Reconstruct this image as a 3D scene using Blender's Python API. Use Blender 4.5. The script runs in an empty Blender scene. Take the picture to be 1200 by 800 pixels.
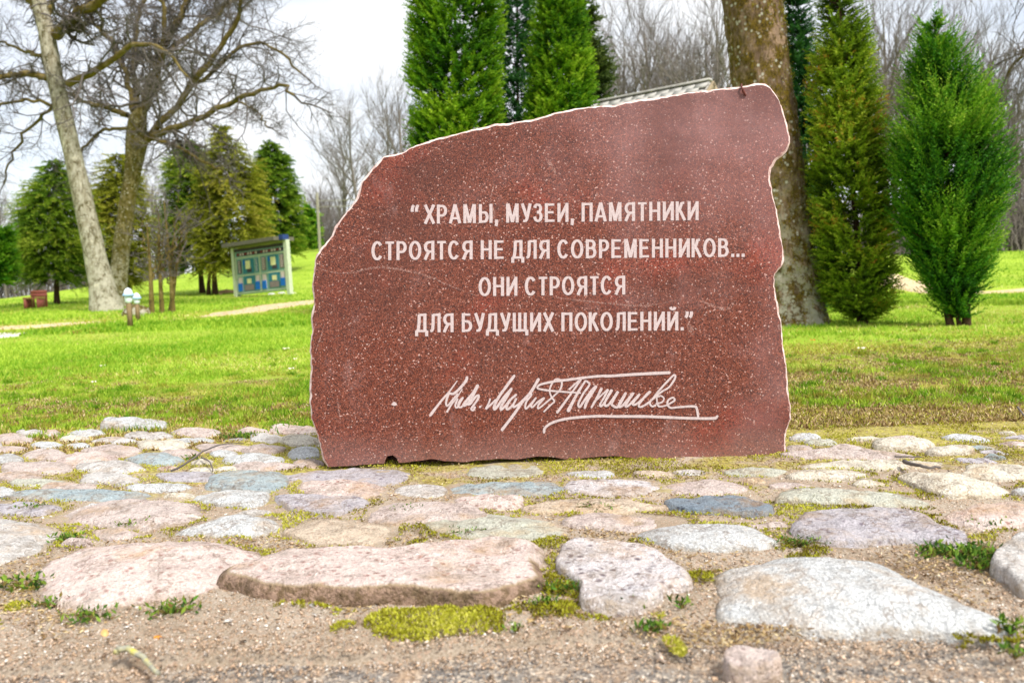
import bpy, math, random
import numpy as np
from mathutils import Matrix, Vector
from mathutils.geometry import tessellate_polygon

R = math.radians
rng = np.random.default_rng(7)
random.seed(7)
C = bpy.context.scene.collection
sc = bpy.context.scene

# ------------------------------------------------------------------ camera
CAMZ = 0.55
FPX = 933.0                       # focal length in photograph pixels (1200 wide)
PITCH, ROLL = R(4.0), R(2.0)
F_ = np.array([0, math.cos(PITCH), -math.sin(PITCH)])
U0 = np.array([0, math.sin(PITCH), math.cos(PITCH)])
X_ = np.array([1.0, 0, 0])
RC = math.cos(ROLL) * X_ - math.sin(ROLL) * U0
UC = math.sin(ROLL) * X_ + math.cos(ROLL) * U0
cam = bpy.data.objects.new('camera', bpy.data.cameras.new('camera'))
C.objects.link(cam)
cam.matrix_world = Matrix(((RC[0], UC[0], -F_[0], 0), (RC[1], UC[1], -F_[1], 0),
                           (RC[2], UC[2], -F_[2], CAMZ), (0, 0, 0, 1)))
cam.data.sensor_width = 36
cam.data.lens = 36 * FPX / 1200
cam.data.clip_start = 0.05
cam.data.clip_end = 2000
cam.data.dof.use_dof = True
cam.data.dof.focus_distance = 2.45
cam.data.dof.aperture_fstop = 4.2
sc.camera = cam

# ------------------------------------------------------------------ light
sc.view_settings.view_transform = 'Standard'
sc.view_settings.look = 'None'
sc.view_settings.exposure = 0.66
sc.view_settings.gamma = 1.0
SUN_EL, SUN_AZ = 52.0, 40.0        # high sun behind thin cloud, from behind the camera to the right
w = bpy.data.worlds.new('World'); sc.world = w; w.use_nodes = True
nt = w.node_tree; nt.nodes.clear()
wo = nt.nodes.new('ShaderNodeOutputWorld'); bg = nt.nodes.new('ShaderNodeBackground')
sky = nt.nodes.new('ShaderNodeTexSky'); sky.sky_type = 'NISHITA'; sky.sun_disc = False
sky.sun_elevation = R(SUN_EL); sky.sun_rotation = R(180 - SUN_AZ); sky.air_density = 1.0; sky.dust_density = 1.5
tc = nt.nodes.new('ShaderNodeTexCoord'); mp = nt.nodes.new('ShaderNodeMapping')
mp.inputs['Scale'].default_value = (1.0, 1.0, 2.2)
nz = nt.nodes.new('ShaderNodeTexNoise'); nz.inputs['Scale'].default_value = 2.3
nz.inputs['Detail'].default_value = 5; nz.inputs['Roughness'].default_value = 0.55
rp = nt.nodes.new('ShaderNodeValToRGB')
rp.color_ramp.elements[0].position = 0.38; rp.color_ramp.elements[0].color = (0.55, 0.55, 0.55, 1)
rp.color_ramp.elements[1].position = 0.60; rp.color_ramp.elements[1].color = (0.97, 0.97, 0.97, 1)
mx = nt.nodes.new('ShaderNodeMix'); mx.data_type = 'RGBA'
cl = nt.nodes.new('ShaderNodeRGB'); cl.outputs[0].default_value = (6.1, 6.2, 6.4, 1)   # bright thin cloud layer
nt.links.new(tc.outputs['Generated'], mp.inputs['Vector']); nt.links.new(mp.outputs[0], nz.inputs['Vector'])
nt.links.new(nz.outputs[0], rp.inputs[0]); nt.links.new(rp.outputs[0], mx.inputs[0])
nt.links.new(sky.outputs[0], mx.inputs[6]); nt.links.new(cl.outputs[0], mx.inputs[7])
nt.links.new(mx.outputs[2], bg.inputs[0]); bg.inputs[1].default_value = 0.12
nt.links.new(bg.outputs[0], wo.inputs[0])
sl = bpy.data.lights.new('sun', 'SUN'); sl.energy = 3.4; sl.angle = R(10); sl.color = (1.0, 0.96, 0.9)
so = bpy.data.objects.new('sun', sl); C.objects.link(so)
dv = Vector((math.sin(R(SUN_AZ)) * math.cos(R(SUN_EL)), -math.cos(R(SUN_AZ)) * math.cos(R(SUN_EL)), math.sin(R(SUN_EL))))
so.rotation_euler = dv.to_track_quat('Z', 'Y').to_euler()
so.location = (3, -3, 8)

# ------------------------------------------------------------------ helpers
def ray(x, y):
    d = F_ + ((x - 600) * RC - (y - 400) * UC) / FPX
    return d
def PY(x, y, Y):                     # point of the pixel's ray at depth Y
    d = ray(x, y); return np.array([0, 0, CAMZ]) + d * (Y / d[1])
def PZ(x, y, z=0.0):                 # point of the pixel's ray at height z
    d = ray(x, y); return np.array([0, 0, CAMZ]) + d * ((z - CAMZ) / d[2])

def lin(c):
    c = np.array(c, float) / 255.0
    return tuple(np.where(c <= 0.04045, c / 12.92, ((c + 0.055) / 1.055) ** 2.4)) + (1.0,)

def hash3(ix, iy, iz, seed):
    n = (ix.astype(np.int64) * 374761393 + iy.astype(np.int64) * 668265263 + iz.astype(np.int64) * 2147483647 + seed * 1274126177) & 0xffffffff
    n = ((n ^ (n >> 13)) * 1274126177) & 0xffffffff
    n = (n ^ (n >> 16)) & 0xffffffff
    return n / 4294967295.0
def noise(P, scale=1.0, seed=0):     # smooth value noise, -1..1
    P = np.asarray(P, float) * scale
    if P.shape[1] == 2: P = np.concatenate([P, np.zeros((len(P), 1))], 1)
    i = np.floor(P).astype(np.int64); f = P - i; f = f * f * (3 - 2 * f)
    r = 0
    for dx in (0, 1):
        for dy in (0, 1):
            for dz in (0, 1):
                wt = (f[:, 0] if dx else 1 - f[:, 0]) * (f[:, 1] if dy else 1 - f[:, 1]) * (f[:, 2] if dz else 1 - f[:, 2])
                r = r + wt * hash3(i[:, 0] + dx, i[:, 1] + dy, i[:, 2] + dz, seed)
    return r * 2 - 1
def fbm(P, scale=1.0, seed=0, oct=3):
    a, r = 1.0, 0
    for k in range(oct):
        r = r + a * noise(P, scale * 2 ** k, seed + k); a *= 0.5
    return r / 1.75
def S(a, b, x):
    t = np.clip((np.asarray(x, float) - a) / (b - a), 0, 1); return t * t * (3 - 2 * t)

def ground_z(X, Y):
    X = np.asarray(X, float); Y = np.asarray(Y, float)
    Yp = np.maximum(Y, 1.0); t = X / Yp
    base = 0.0275 * np.clip(Y - 10, 0, 22) * S(8, 13, Y)
    Ht = np.interp(t, [-1.2, -.64, -.525, -.44, -.39, -.32, -.25, -.1, .3], [0.2, .25, 1.0, 1.3, 1.9, 2.8, 3.3, 3.5, 3.2])
    zl = base + Ht * S(29, 62, Y)
    zr = 0.05 * S(12, 15, Y) + 1.12 * S(16, 31, Y) + 0.6 * S(34, 70, Y)
    k = S(-.05, .3, t)
    return zl * (1 - k) + zr * k

def mk(name, V, F, mat=None, parent=None, smooth=False, attr=None, label=None):
    V = np.array(V, dtype=np.float32).reshape(-1, 3)
    if parent is not None: V = V - np.array(root_loc(parent), dtype=np.float32)
    me = bpy.data.meshes.new(name)
    if isinstance(F, np.ndarray):
        nf, k = F.shape
        me.vertices.add(len(V)); me.vertices.foreach_set('co', V.ravel())
        me.loops.add(nf * k); me.loops.foreach_set('vertex_index', F.astype(np.int32).ravel())
        me.polygons.add(nf); me.polygons.foreach_set('loop_start', np.arange(0, nf * k, k, dtype=np.int32))
        me.update(calc_edges=True)
    else:
        me.from_pydata(V.tolist(), [], [list(map(int, f)) for f in F]); me.update()
    if smooth: me.polygons.foreach_set('use_smooth', np.ones(len(me.polygons), dtype=bool))
    for nm, arr in (attr or {}).items():
        a = me.attributes.new(nm, 'FLOAT', 'POINT'); a.data.foreach_set('value', np.asarray(arr, dtype=np.float32))
    if mat is not None: me.materials.append(mat)
    o = bpy.data.objects.new(name, me); C.objects.link(o)
    if parent is not None: o.parent = parent
    if label: o['label'] = label
    return o
def root_loc(o):
    l = np.zeros(3)
    while o is not None:
        l = l + np.array(o.location); o = o.parent
    return l
def thing(name, loc, label, cat, group=None):
    o = bpy.data.objects.new(name, None); o.empty_display_size = 0.1; C.objects.link(o); o.location = [float(v) for v in loc]
    o['label'] = label; o['category'] = cat
    if group: o['group'] = group
    return o
def tag(o, label, cat, group=None):
    o['label'] = label; o['category'] = cat
    if group: o['group'] = group
    return o
def recenter(o, loc):                # move a top-level mesh's origin to its base
    loc = np.array(loc, float); me = o.data
    a = np.empty(len(me.vertices) * 3, dtype=np.float32); me.vertices.foreach_get('co', a)
    a = a.reshape(-1, 3) - loc.astype(np.float32); me.vertices.foreach_set('co', a.ravel()); me.update(); o.location = loc.tolist()

class Tubes:                         # many tapered polylines -> one mesh
    def __init__(s): s.g = {}
    def add(s, pts, rad, k=4):
        s.g.setdefault((len(pts), k), []).append((pts, rad))
    def arrays(s):
        VV, FF, off = [], [], 0
        for (n, k), lst in s.g.items():
            P = np.array([a for a, b in lst], float); Rr = np.array([b for a, b in lst], float)
            m = len(P)
            T = np.gradient(P, axis=1); T /= np.linalg.norm(T, axis=2, keepdims=True) + 1e-9
            ref = np.where(np.abs(T[:, :1, 2:3]) > 0.9, np.array([1.0, 0, 0]), np.array([0, 0, 1.0]))
            A = np.cross(T, np.broadcast_to(ref, T.shape)); A /= np.linalg.norm(A, axis=2, keepdims=True) + 1e-9
            B = np.cross(T, A)
            th = np.arange(k) * 2 * math.pi / k
            V = P[:, :, None, :] + Rr[:, :, None, None] * (A[:, :, None, :] * np.cos(th)[None, None, :, None] + B[:, :, None, :] * np.sin(th)[None, None, :, None])
            idx = np.arange(m * n * k).reshape(m, n, k)
            a = idx[:, :-1, :]; b = np.roll(idx, -1, 2)[:, :-1, :]; c = np.roll(idx, -1, 2)[:, 1:, :]; d = idx[:, 1:, :]
            F = np.stack([a, b, c, d], -1).reshape(-1, 4)
            VV.append(V.reshape(-1, 3)); FF.append(F + off); off += m * n * k
        return np.concatenate(VV), np.concatenate(FF)
    def build(s, name, mat, parent=None, smooth=True):
        V, F = s.arrays(); return mk(name, V, F, mat, parent, smooth)

def box_arrays(c, hx, hy, hz, ax=None):
    ax = np.eye(3) if ax is None else np.array(ax, float)
    V = [np.array(c) + sx * hx * ax[0] + sy * hy * ax[1] + sz * hz * ax[2] for sx in (-1, 1) for sy in (-1, 1) for sz in (-1, 1)]
    F = np.array([[0, 1, 3, 2], [4, 6, 7, 5], [0, 4, 5, 1], [2, 3, 7, 6], [0, 2, 6, 4], [1, 5, 7, 3]])
    return np.array(V), F
class Bag:
    def __init__(s): s.V = []; s.F = []; s.n = 0
    def add(s, V, F): s.V.append(np.asarray(V, float)); s.F.append(np.asarray(F) + s.n); s.n += len(V)
    def box(s, c, hx, hy, hz, ax=None): s.add(*box_arrays(c, hx, hy, hz, ax))
    def build(s, name, mat, parent=None, smooth=False): return mk(name, np.concatenate(s.V), np.concatenate(s.F), mat, parent, smooth)

def smooth_line(pts, n):
    P = np.array(pts, float)
    Q = np.vstack([2 * P[0] - P[1], P, 2 * P[-1] - P[-2]])
    out = []
    m = len(P) - 1
    for s in np.linspace(0, m, n):
        i = min(int(s), m - 1); t = s - i
        p0, p1, p2, p3 = Q[i], Q[i + 1], Q[i + 2], Q[i + 3]
        out.append(0.5 * (2 * p1 + (p2 - p0) * t + (2 * p0 - 5 * p1 + 4 * p2 - p3) * t * t + (3 * p1 - p0 - 3 * p2 + p3) * t ** 3))
    return np.array(out)

# ------------------------------------------------------------------ materials
class NT:
    def __init__(s, name, rough=0.8, spec=0.3):
        s.m = bpy.data.materials.new(name); s.m.use_nodes = True; s.t = s.m.node_tree
        s.b = s.t.nodes['Principled BSDF']; s.out = s.t.nodes['Material Output']
        s.b.inputs['Roughness'].default_value = rough
        s.b.inputs['Specular IOR Level'].default_value = spec
        s.co = s.t.nodes.new('ShaderNodeTexCoord').outputs['Object']
    def l(s, a, b): s.t.links.new(a, b)
    def n(s, typ, **kw):
        nd = s.t.nodes.new(typ)
        for k, v in kw.items(): setattr(nd, k, v)
        return nd
    def noise(s, scale, detail=4, rough=0.6, vec=None, out='Fac'):
        nd = s.n('ShaderNodeTexNoise'); nd.inputs['Scale'].default_value = scale; nd.inputs['Detail'].default_value = detail
        nd.inputs['Roughness'].default_value = rough; s.l(vec or s.co, nd.inputs['Vector']); return nd.outputs[out]
    def voro(s, scale, out='Distance', vec=None, rand=1.0):
        nd = s.n('ShaderNodeTexVoronoi'); nd.inputs['Scale'].default_value = scale; nd.inputs['Randomness'].default_value = rand
        s.l(vec or s.co, nd.inputs['Vector']); return nd.outputs[out]
    def ramp(s, fac, stops, interp='LINEAR'):
        nd = s.n('ShaderNodeValToRGB'); cr = nd.color_ramp; cr.interpolation = interp
        while len(cr.elements) < len(stops): cr.elements.new(0.5)
        for e, (p, c) in zip(cr.elements, stops):
            e.position = p; e.color = c if hasattr(c, '__len__') else (c, c, c, 1)
        s.l(fac, nd.inputs[0]); return nd.outputs[0]
    def mix(s, fac, a, b, mode='MIX'):
        nd = s.n('ShaderNodeMix', data_type='RGBA', blend_type=mode)
        for v, i in ((fac, 0), (a, 6), (b, 7)):
            if hasattr(v, 'links') or isinstance(v, bpy.types.NodeSocket): s.l(v, nd.inputs[i])
            else: nd.inputs[i].default_value = v
        return nd.outputs[2]
    def math(s, op, a, b=0.0, c=None):
        nd = s.n('ShaderNodeMath', operation=op)
        for v, i in ((a, 0), (b, 1)) + (((c, 2),) if c is not None else ()):
            if isinstance(v, bpy.types.NodeSocket): s.l(v, nd.inputs[i])
            else: nd.inputs[i].default_value = v
        return nd.outputs[0]
    def attr(s, name): nd = s.n('ShaderNodeAttribute'); nd.attribute_name = name; return nd.outputs['Fac']
    def rand(s): return s.n('ShaderNodeObjectInfo').outputs['Random']
    def vscale(s, v):
        nd = s.n('ShaderNodeMapping'); nd.inputs['Scale'].default_value = v; s.l(s.co, nd.inputs['Vector']); return nd.outputs[0]
    def sep(s): nd = s.n('ShaderNodeSeparateXYZ'); s.l(s.co, nd.inputs[0]); return nd.outputs
    def bump(s, h, strength=0.5, dist=0.01):
        nd = s.n('ShaderNodeBump'); nd.inputs['Strength'].default_value = strength; nd.inputs['Distance'].default_value = dist
        s.l(h, nd.inputs['Height']); s.l(nd.outputs[0], s.b.inputs['Normal'])
    def color(s, c):
        if isinstance(c, bpy.types.NodeSocket): s.l(c, s.b.inputs['Base Color'])
        else: s.b.inputs['Base Color'].default_value = c
    def translucent(s, c, fac=0.3):
        tr = s.n('ShaderNodeBsdfTranslucent'); mxs = s.n('ShaderNodeMixShader'); mxs.inputs[0].default_value = fac
        s.l(c, tr.inputs[0]); s.l(s.b.outputs[0], mxs.inputs[1]); s.l(tr.outputs[0], mxs.inputs[2]); s.l(mxs.outputs[0], s.out.inputs[0])

def cobble_mat(name, base, alt, spot, spot_amt=0.5, spot_scale=60):
    grey = np.mean(base); base = [int(b * .62 + grey * .38) for b in base]; g2 = np.mean(alt); alt = [int(b * .7 + g2 * .3) for b in alt]
    m = NT(name, 0.8, 0.3)
    co = m.n('ShaderNodeVectorMath', operation='ADD'); m.l(m.co, co.inputs[0])
    rr = m.n('ShaderNodeCombineXYZ'); r = m.rand(); m.l(m.math('MULTIPLY', r, 37.0), rr.inputs[0]); m.l(m.math('MULTIPLY', r, 91.0), rr.inputs[1])
    m.l(rr.outputs[0], co.inputs[1]); v = co.outputs[0]
    c = m.mix(m.ramp(m.noise(9, 6, .65, v), [(.34, 0), (.64, 1)]), lin(base), lin(alt))
    c = m.mix(m.ramp(m.noise(75, 5, .8, v), [(.36, .6), (.48, 0)]), c, lin([int(x * .7) for x in base]))
    c = m.mix(m.ramp(m.noise(16, 6, .8, v), [(.32, .45), (.46, 0)]), c, lin([int(x * .8) for x in spot]))
    c = m.mix(m.ramp(m.noise(210, 3, .6, v), [(.52, 0), (.64, .8)]), c, lin([min(255, int(x * 1.15 + 14)) for x in base]))
    sp = m.math('MULTIPLY', m.ramp(m.voro(spot_scale, 'Distance', v), [(.16, 1), (.32, 0)]), m.ramp(m.noise(22, 3, .6, v), [(.36, 0), (.52, spot_amt)]))
    c = m.mix(sp, c, lin(spot))
    c = m.mix(m.ramp(m.noise(6, 5, .7, v), [(.52, 0), (.68, .55)]), c, lin((186, 146, 92)))       # rust and lichen film
    ck = m.math('ABSOLUTE', m.math('SUBTRACT', m.noise(5, 5, .62, v), .5)); c = m.mix(m.ramp(ck, [(0, .6), (.012, 0)]), c, lin((112, 88, 68)))
    c = m.mix(m.ramp(m.noise(11, 6, .8, v), [(.5, 0), (.62, .5)]), c, lin((138, 124, 108)))
    c = m.mix(m.ramp(m.voro(95, 'Distance', v), [(.12, .55), (.24, 0)]), c, lin([int(x * .6) for x in base]))
    e = m.math('ADD', m.attr('edge'), m.math('MULTIPLY', m.noise(20, 6, .8, v), .9))
    c = m.mix(m.ramp(m.math('MULTIPLY', e, .5), [(.67, 0), (.79, .9)]), c, lin((158, 136, 104)))
    c = m.mix(m.ramp(m.math('MULTIPLY', e, .5), [(.80, 0), (.88, 1)]), c, m.mix(m.ramp(m.noise(17, 6, .8, v), [(.35, 0), (.62, 1)]), lin((82, 66, 46)), m.mix(m.ramp(m.noise(60, 4, .8, v), [(.42, 0), (.56, 1)]), lin((120, 98, 72)), lin((178, 148, 128)))))                    # sand lodged round the foot
    m.color(c)
    h = m.math('ADD', m.math('MULTIPLY', m.noise(28, 6, .65, v), 1.0), m.math('MULTIPLY', m.noise(170, 3, .7, v), .45))
    m.bump(h, 1.0, 0.02)
    return m.m
M = {}
M['pink'] = cobble_mat('pink_granite', (220, 188, 174), (226, 202, 188), (150, 95, 85), .7, 45)
M['rose'] = cobble_mat('rose_stone', (206, 178, 166), (214, 194, 182), (120, 90, 88), .5, 60)
M['white'] = cobble_mat('white_stone', (206, 208, 206), (190, 192, 190), (140, 140, 142), .45, 70)
M['fleck'] = cobble_mat('flecked_stone', (208, 204, 206), (218, 198, 190), (105, 92, 98), .95, 38)
M['blue'] = cobble_mat('blue_grey_stone', (146, 168, 176), (172, 188, 188), (88, 98, 108), .7, 55)
M['slate'] = cobble_mat('slate_blue_stone', (112, 132, 152), (135, 150, 160), (45, 52, 68), .9, 45)
M['purple'] = cobble_mat('purple_stone', (178, 168, 176), (194, 186, 190), (98, 84, 98), .7, 45)
M['grey'] = cobble_mat('grey_stone', (200, 194, 186), (212, 204, 196), (120, 116, 110), .5, 60)
M['cream'] = cobble_mat('cream_stone', (222, 206, 174), (228, 216, 194), (160, 140, 105), .5, 60)
M['tan'] = cobble_mat('tan_stone', (214, 182, 146), (216, 194, 164), (150, 110, 80), .5, 60)
M['green'] = cobble_mat('greenish_stone', (186, 186, 160), (200, 198, 178), (140, 138, 110), .5, 70)

def mat_granite():
    m = NT('polished_red_granite', 0.3, 0.35)
    x, y, z = m.sep()
    big = m.noise(2.1, 4, .6)
    base = m.mix(m.ramp(big, [(.38, 0), (.62, 1)]), lin((104, 51, 36)), lin((106, 60, 48)))
    red = m.ramp(m.noise(3.3, 3, .5, m.vscale((1, 1, 1.3))), [(.55, 0), (.68, .6)])
    base = m.mix(red, base, lin((150, 62, 48)))
    v1 = m.voro(350, 'Color'); sx = m.n('ShaderNodeSeparateColor'); m.l(v1, sx.inputs[0])
    c = m.mix(m.ramp(sx.outputs[0], [(0, .9), (.28, .7), (.4, 0)]), base, lin((46, 24, 20)))
    c = m.mix(m.ramp(sx.outputs[1], [(.62, 0), (.85, .6)]), c, lin((156, 92, 72)))
    v2 = m.voro(360, 'Color'); sy = m.n('ShaderNodeSeparateColor'); m.l(v2, sy.inputs[0])
    c = m.mix(m.ramp(sy.outputs[0], [(.955, 0), (.975, .5)]), c, lin((215, 160, 145)))
    c = m.mix(m.ramp(sy.outputs[1], [(.86, 0), (.9, .6)]), c, lin((62, 44, 46)))
    v3 = m.voro(280, 'Color'); sz = m.n('ShaderNodeSeparateColor'); m.l(v3, sz.inputs[0])
    c = m.mix(m.ramp(sz.outputs[0], [(.98, 0), (.99, .65)]), c, lin((226, 190, 178)))
    # dusty pale film plus painted sky reflection towards the upper right; dusty along the foot
    dust_sheen = m.math('ADD', m.math('MULTIPLY', x, .34), m.math('MULTIPLY', z, .36))
    dust_sheen = m.math('ADD', dust_sheen, m.math('MULTIPLY', m.noise(2.6, 5, .62), .9))
    dm = m.ramp(m.math('MULTIPLY', dust_sheen, .5), [(.37, 0), (.6, .52)])
    foot = m.ramp(m.math('ADD', z, m.math('MULTIPLY', m.noise(7, 4, .6), .1)), [(.06, .3), (.17, 0)])
    c = m.mix(dm, c, lin((178, 138, 138)))
    c = m.mix(foot, c, lin((160, 130, 125)))
    st = m.math('MULTIPLY', m.ramp(m.noise(26, 4, .75, m.vscale((2.4, 1, .35))), [(.62, 0), (.78, .35)]), m.ramp(m.noise(3, 2), [(.45, 0), (.6, 1)]))
    c = m.mix(st, c, lin((190, 165, 160)))
    c = m.mix(m.ramp(m.noise(1.7, 5, .6, m.vscale((1, 1, 1.4))), [(.5, 0), (.64, .45)]), c, lin((74, 38, 30)))  # dark patches painted in for the soft reflections on the polish
    sm = m.math('MULTIPLY', m.ramp(m.noise(9, 6, .8, m.vscale((1, 1, .6))), [(.56, 0), (.74, .36)]), m.ramp(m.noise(150, 3, .7), [(.4, .3), (.6, 1)])); c = m.mix(sm, c, lin((186, 152, 148)))
    m.color(c)
    m.l(m.ramp(m.noise(5, 5, .7), [(.3, .26), (.7, .46)]), m.b.inputs['Roughness'])
    m.bump(m.noise(350, 2, .5), .05, .001)
    return m.m
M['granite'] = mat_granite()
def simple(name, cols, scale, rough=.85, bump=.4, dist=.01, spec=.25, vs=None, detail=5):
    m = NT(name, rough, spec); v = m.vscale(vs) if vs else None
    f = m.noise(scale, detail, .65, v)
    k = len(cols); m.color(m.ramp(f, [(.3 + .4 * i / max(1, k - 1), lin(c)) for i, c in enumerate(cols)]))
    if bump: m.bump(m.noise(scale * 3, 5, .7, v), bump, dist)
    return m.m
M['rim'] = simple('chipped_granite_edge', [(176, 132, 122), (222, 196, 188), (240, 224, 218)], 60, .9, .8, .006)
M['side'] = simple('rough_granite_side', [(95, 62, 48), (135, 95, 78), (150, 112, 96)], 25, .95, 1, .02)
M['letter'] = simple('white_letter_paint', [(172, 152, 150), (194, 178, 176), (204, 190, 189)], 220, .8, .2, .001)
M['moss_edge'] = simple('mossy_stone_foot', [(96, 84, 36), (60, 50, 30)], 60, 1, 1, .01)

def mat_bed():
    m = NT('sand_and_moss_joints', .95, .15)
    f = m.noise(3.2, 5, .6)
    c = m.mix(m.ramp(f, [(.35, 0), (.65, 1)]), lin((202, 188, 170)), lin((176, 158, 136)))
    c = m.mix(m.ramp(m.noise(260, 3, .8), [(.34, .75), (.5, 0)]), c, lin((128, 102, 76)))
    c = m.mix(m.ramp(m.noise(310, 2, .6), [(.56, 0), (.7, .8)]), c, lin((232, 214, 192)))
    v = m.voro(210, 'Color'); sp = m.n('ShaderNodeSeparateColor'); m.l(v, sp.inputs[0])
    c = m.mix(m.ramp(sp.outputs[0], [(.84, 0), (.9, .55)]), c, lin((205, 170, 145)))
    x, y, z = m.sep()
    g = m.math('ADD', m.math('MULTIPLY', m.math('SUBTRACT', y, 2.25), .34), m.math('MULTIPLY', m.noise(5.5, 5, .7), 1.0))
    mo = m.ramp(g, [(.46, 0), (.6, .85)])
    c = m.mix(mo, c, m.mix(m.ramp(m.noise(60, 4, .7), [(.35, 0), (.65, 1)]), lin((140, 122, 56)), lin((206, 198, 84))))
    c = m.mix(m.ramp(m.noise(2.2, 6, .8), [(.54, 0), (.64, .55)]), c, lin((118, 92, 62)))
    m.color(c)
    m.bump(m.math('ADD', m.noise(240, 4, .8), m.math('MULTIPLY', m.noise(40, 4, .7), 1.5)), .9, .008)
    return m.m
M['bed'] = mat_bed()
def mat_ground():
    m = NT('lawn_soil_and_turf', .95, .1)
    x, y, z = m.sep()
    green = m.mix(m.ramp(m.noise(.7, 5, .6), [(.35, 0), (.65, 1)]), lin((124, 152, 44)), lin((158, 182, 62)))
    green = m.mix(m.ramp(m.noise(7, 5, .7), [(.4, 0), (.7, .6)]), green, lin((160, 188, 56)))
    green = m.mix(m.ramp(m.noise(.22, 4, .6), [(.56, 0), (.68, .65)]), green, lin((176, 172, 86)))
    dry = m.mix(m.ramp(m.noise(22, 5, .7), [(.35, 0), (.6, 1)]), lin((126, 102, 62)), lin((176, 164, 84)))
    dry = m.mix(m.ramp(m.noise(6, 4, .7), [(.5, 0), (.62, .8)]), dry, lin((130, 134, 34)))
    dry = m.mix(m.ramp(m.noise(3.1, 5, .8), [(.45, 0), (.56, .85)]), dry, lin((92, 70, 44)))
    g = m.math('ADD', m.math('ADD', m.math('MULTIPLY', y, .2), m.math('MULTIPLY', x, -.035)), m.math('MULTIPLY', m.math('SUBTRACT', m.noise(1.1, 5, .65), .5), 1.4))
    c = m.mix(m.ramp(m.math('MULTIPLY', g, .5), [(.375, 0), (.6, 1)]), dry, green)
    m.color(c); m.bump(m.noise(60, 5, .8), .7, .02)
    return m.m
M['ground'] = mat_ground()
def mat_road():
    m = NT('worn_asphalt', .92, .25)
    c = m.mix(m.ramp(m.noise(4, 5, .6), [(.35, 0), (.65, 1)]), lin((120, 116, 112)), lin((150, 140, 128)))
    v = m.voro(170, 'Color'); sp = m.n('ShaderNodeSeparateColor'); m.l(v, sp.inputs[0])
    c = m.mix(m.ramp(sp.outputs[0], [(.0, .8), (.3, .4), (.45, 0)]), c, lin((70, 66, 66)))
    c = m.mix(m.ramp(sp.outputs[1], [(.8, 0), (.88, .8)]), c, lin((205, 190, 170)))
    c = m.mix(m.ramp(m.noise(9, 5, .7), [(.5, 0), (.66, .8)]), c, lin((178, 150, 122)))
    x, y, z = m.sep(); sd = m.math('ADD', m.math('MULTIPLY', y, 3.2), m.math('MULTIPLY', m.noise(7, 6, .75), 1.3))
    c = m.mix(m.ramp(sd, [(0, 0), (1, 0)]), c, c); mr = m.n('ShaderNodeMapRange'); mr.inputs[1].default_value = 4.25; mr.inputs[2].default_value = 4.75; m.l(sd, mr.inputs[0])
    c = m.mix(m.math('MULTIPLY', mr.outputs[0], .85), c, m.mix(m.noise(200, 3, .8), lin((160, 136, 110)), lin((222, 202, 178))))
    m.color(c); m.bump(m.math('ADD', m.voro(170), m.noise(60, 4, .7)), .8, .006)
    return m.m
M['road'] = mat_road()
def mat_grain():
    m = NT('sand_grains', .9, .3); r = m.attr('tint')
    m.color(m.ramp(r, [(0, lin((112, 96, 80))), (.1, lin((172, 148, 122))), (.35, lin((190, 160, 132))), (.6, lin((205, 176, 148))), (.8, lin((222, 198, 176))), (.95, lin((238, 232, 222)))])); return m.m
M['grain'] = mat_grain()
def mat_leaf(name, stops, tr=.3, rough=.7):
    m = NT(name, rough, .2); c = m.ramp(m.attr('tint'), [(p, lin(k)) for p, k in stops]); m.color(c); m.translucent(c, tr); return m.m
M['moss'] = mat_leaf('yellow_green_moss', [(0, (98, 82, 32)), (.3, (146, 140, 36)), (.65, (186, 188, 52)), (1, (216, 210, 110))], .3)
M['litter'] = mat_leaf('dry_litter', [(0, (84, 62, 38)), (.4, (150, 122, 80)), (.8, (196, 172, 124)), (1, (216, 200, 160))], .1)
def mat_grass():
    m = NT('grass_blades', .6, .25); x, y, z = m.sep(); t = m.attr('tint')
    gr = m.ramp(t, [(0, lin((92, 144, 14))), (.4, lin((138, 176, 42))), (.75, lin((172, 198, 64))), (1, lin((196, 218, 80)))])
    dr = m.ramp(t, [(0, lin((128, 98, 52))), (.25, lin((176, 158, 72))), (.5, lin((168, 178, 52))), (.72, lin((204, 194, 100))), (1, lin((230, 214, 152)))])
    d = m.attr('dry'); c = m.mix(d, gr, dr)
    m.color(c); m.translucent(c, .35); return m.m
M['grass'] = mat_grass()
M['thuja'] = mat_leaf('thuja_foliage', [(0, (28, 66, 12)), (.3, (70, 124, 16)), (.65, (132, 174, 28)), (1, (186, 212, 62))], .3)
M['thuja_dark'] = mat_leaf('dark_conifer_foliage', [(0, (12, 36, 20)), (.5, (34, 82, 34)), (1, (76, 130, 54))], .25)
M['thuja_brown'] = mat_leaf('browning_thuja_foliage', [(0, (40, 66, 12)), (.3, (92, 124, 20)), (.6, (136, 166, 32)), (.82, (176, 190, 56)), (.93, (168, 124, 44)), (1, (186, 126, 50))], .3)
M['juniper'] = mat_leaf('juniper_foliage', [(0, (22, 56, 14)), (.3, (60, 122, 22)), (.65, (118, 166, 34)), (1, (180, 206, 76))], .3)
M['olive'] = mat_leaf('olive_conifer_foliage', [(0, (60, 62, 20)), (.35, (112, 120, 26)), (.7, (156, 158, 42)), (1, (194, 180, 88))], .3)
M['pine'] = mat_leaf('pine_needles', [(0, (20, 38, 16)), (.5, (62, 84, 30)), (1, (110, 126, 60))], .2)
M['spruce'] = mat_leaf('mid_green_foliage', [(0, (36, 70, 10)), (.4, (84, 118, 24)), (.75, (130, 156, 38)), (1, (178, 184, 68))], .3)
M['weed'] = mat_leaf('weed_leaf', [(0, (40, 66, 22)), (.5, (84, 124, 36)), (.85, (140, 166, 60)), (1, (130, 96, 60))], .25)
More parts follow.
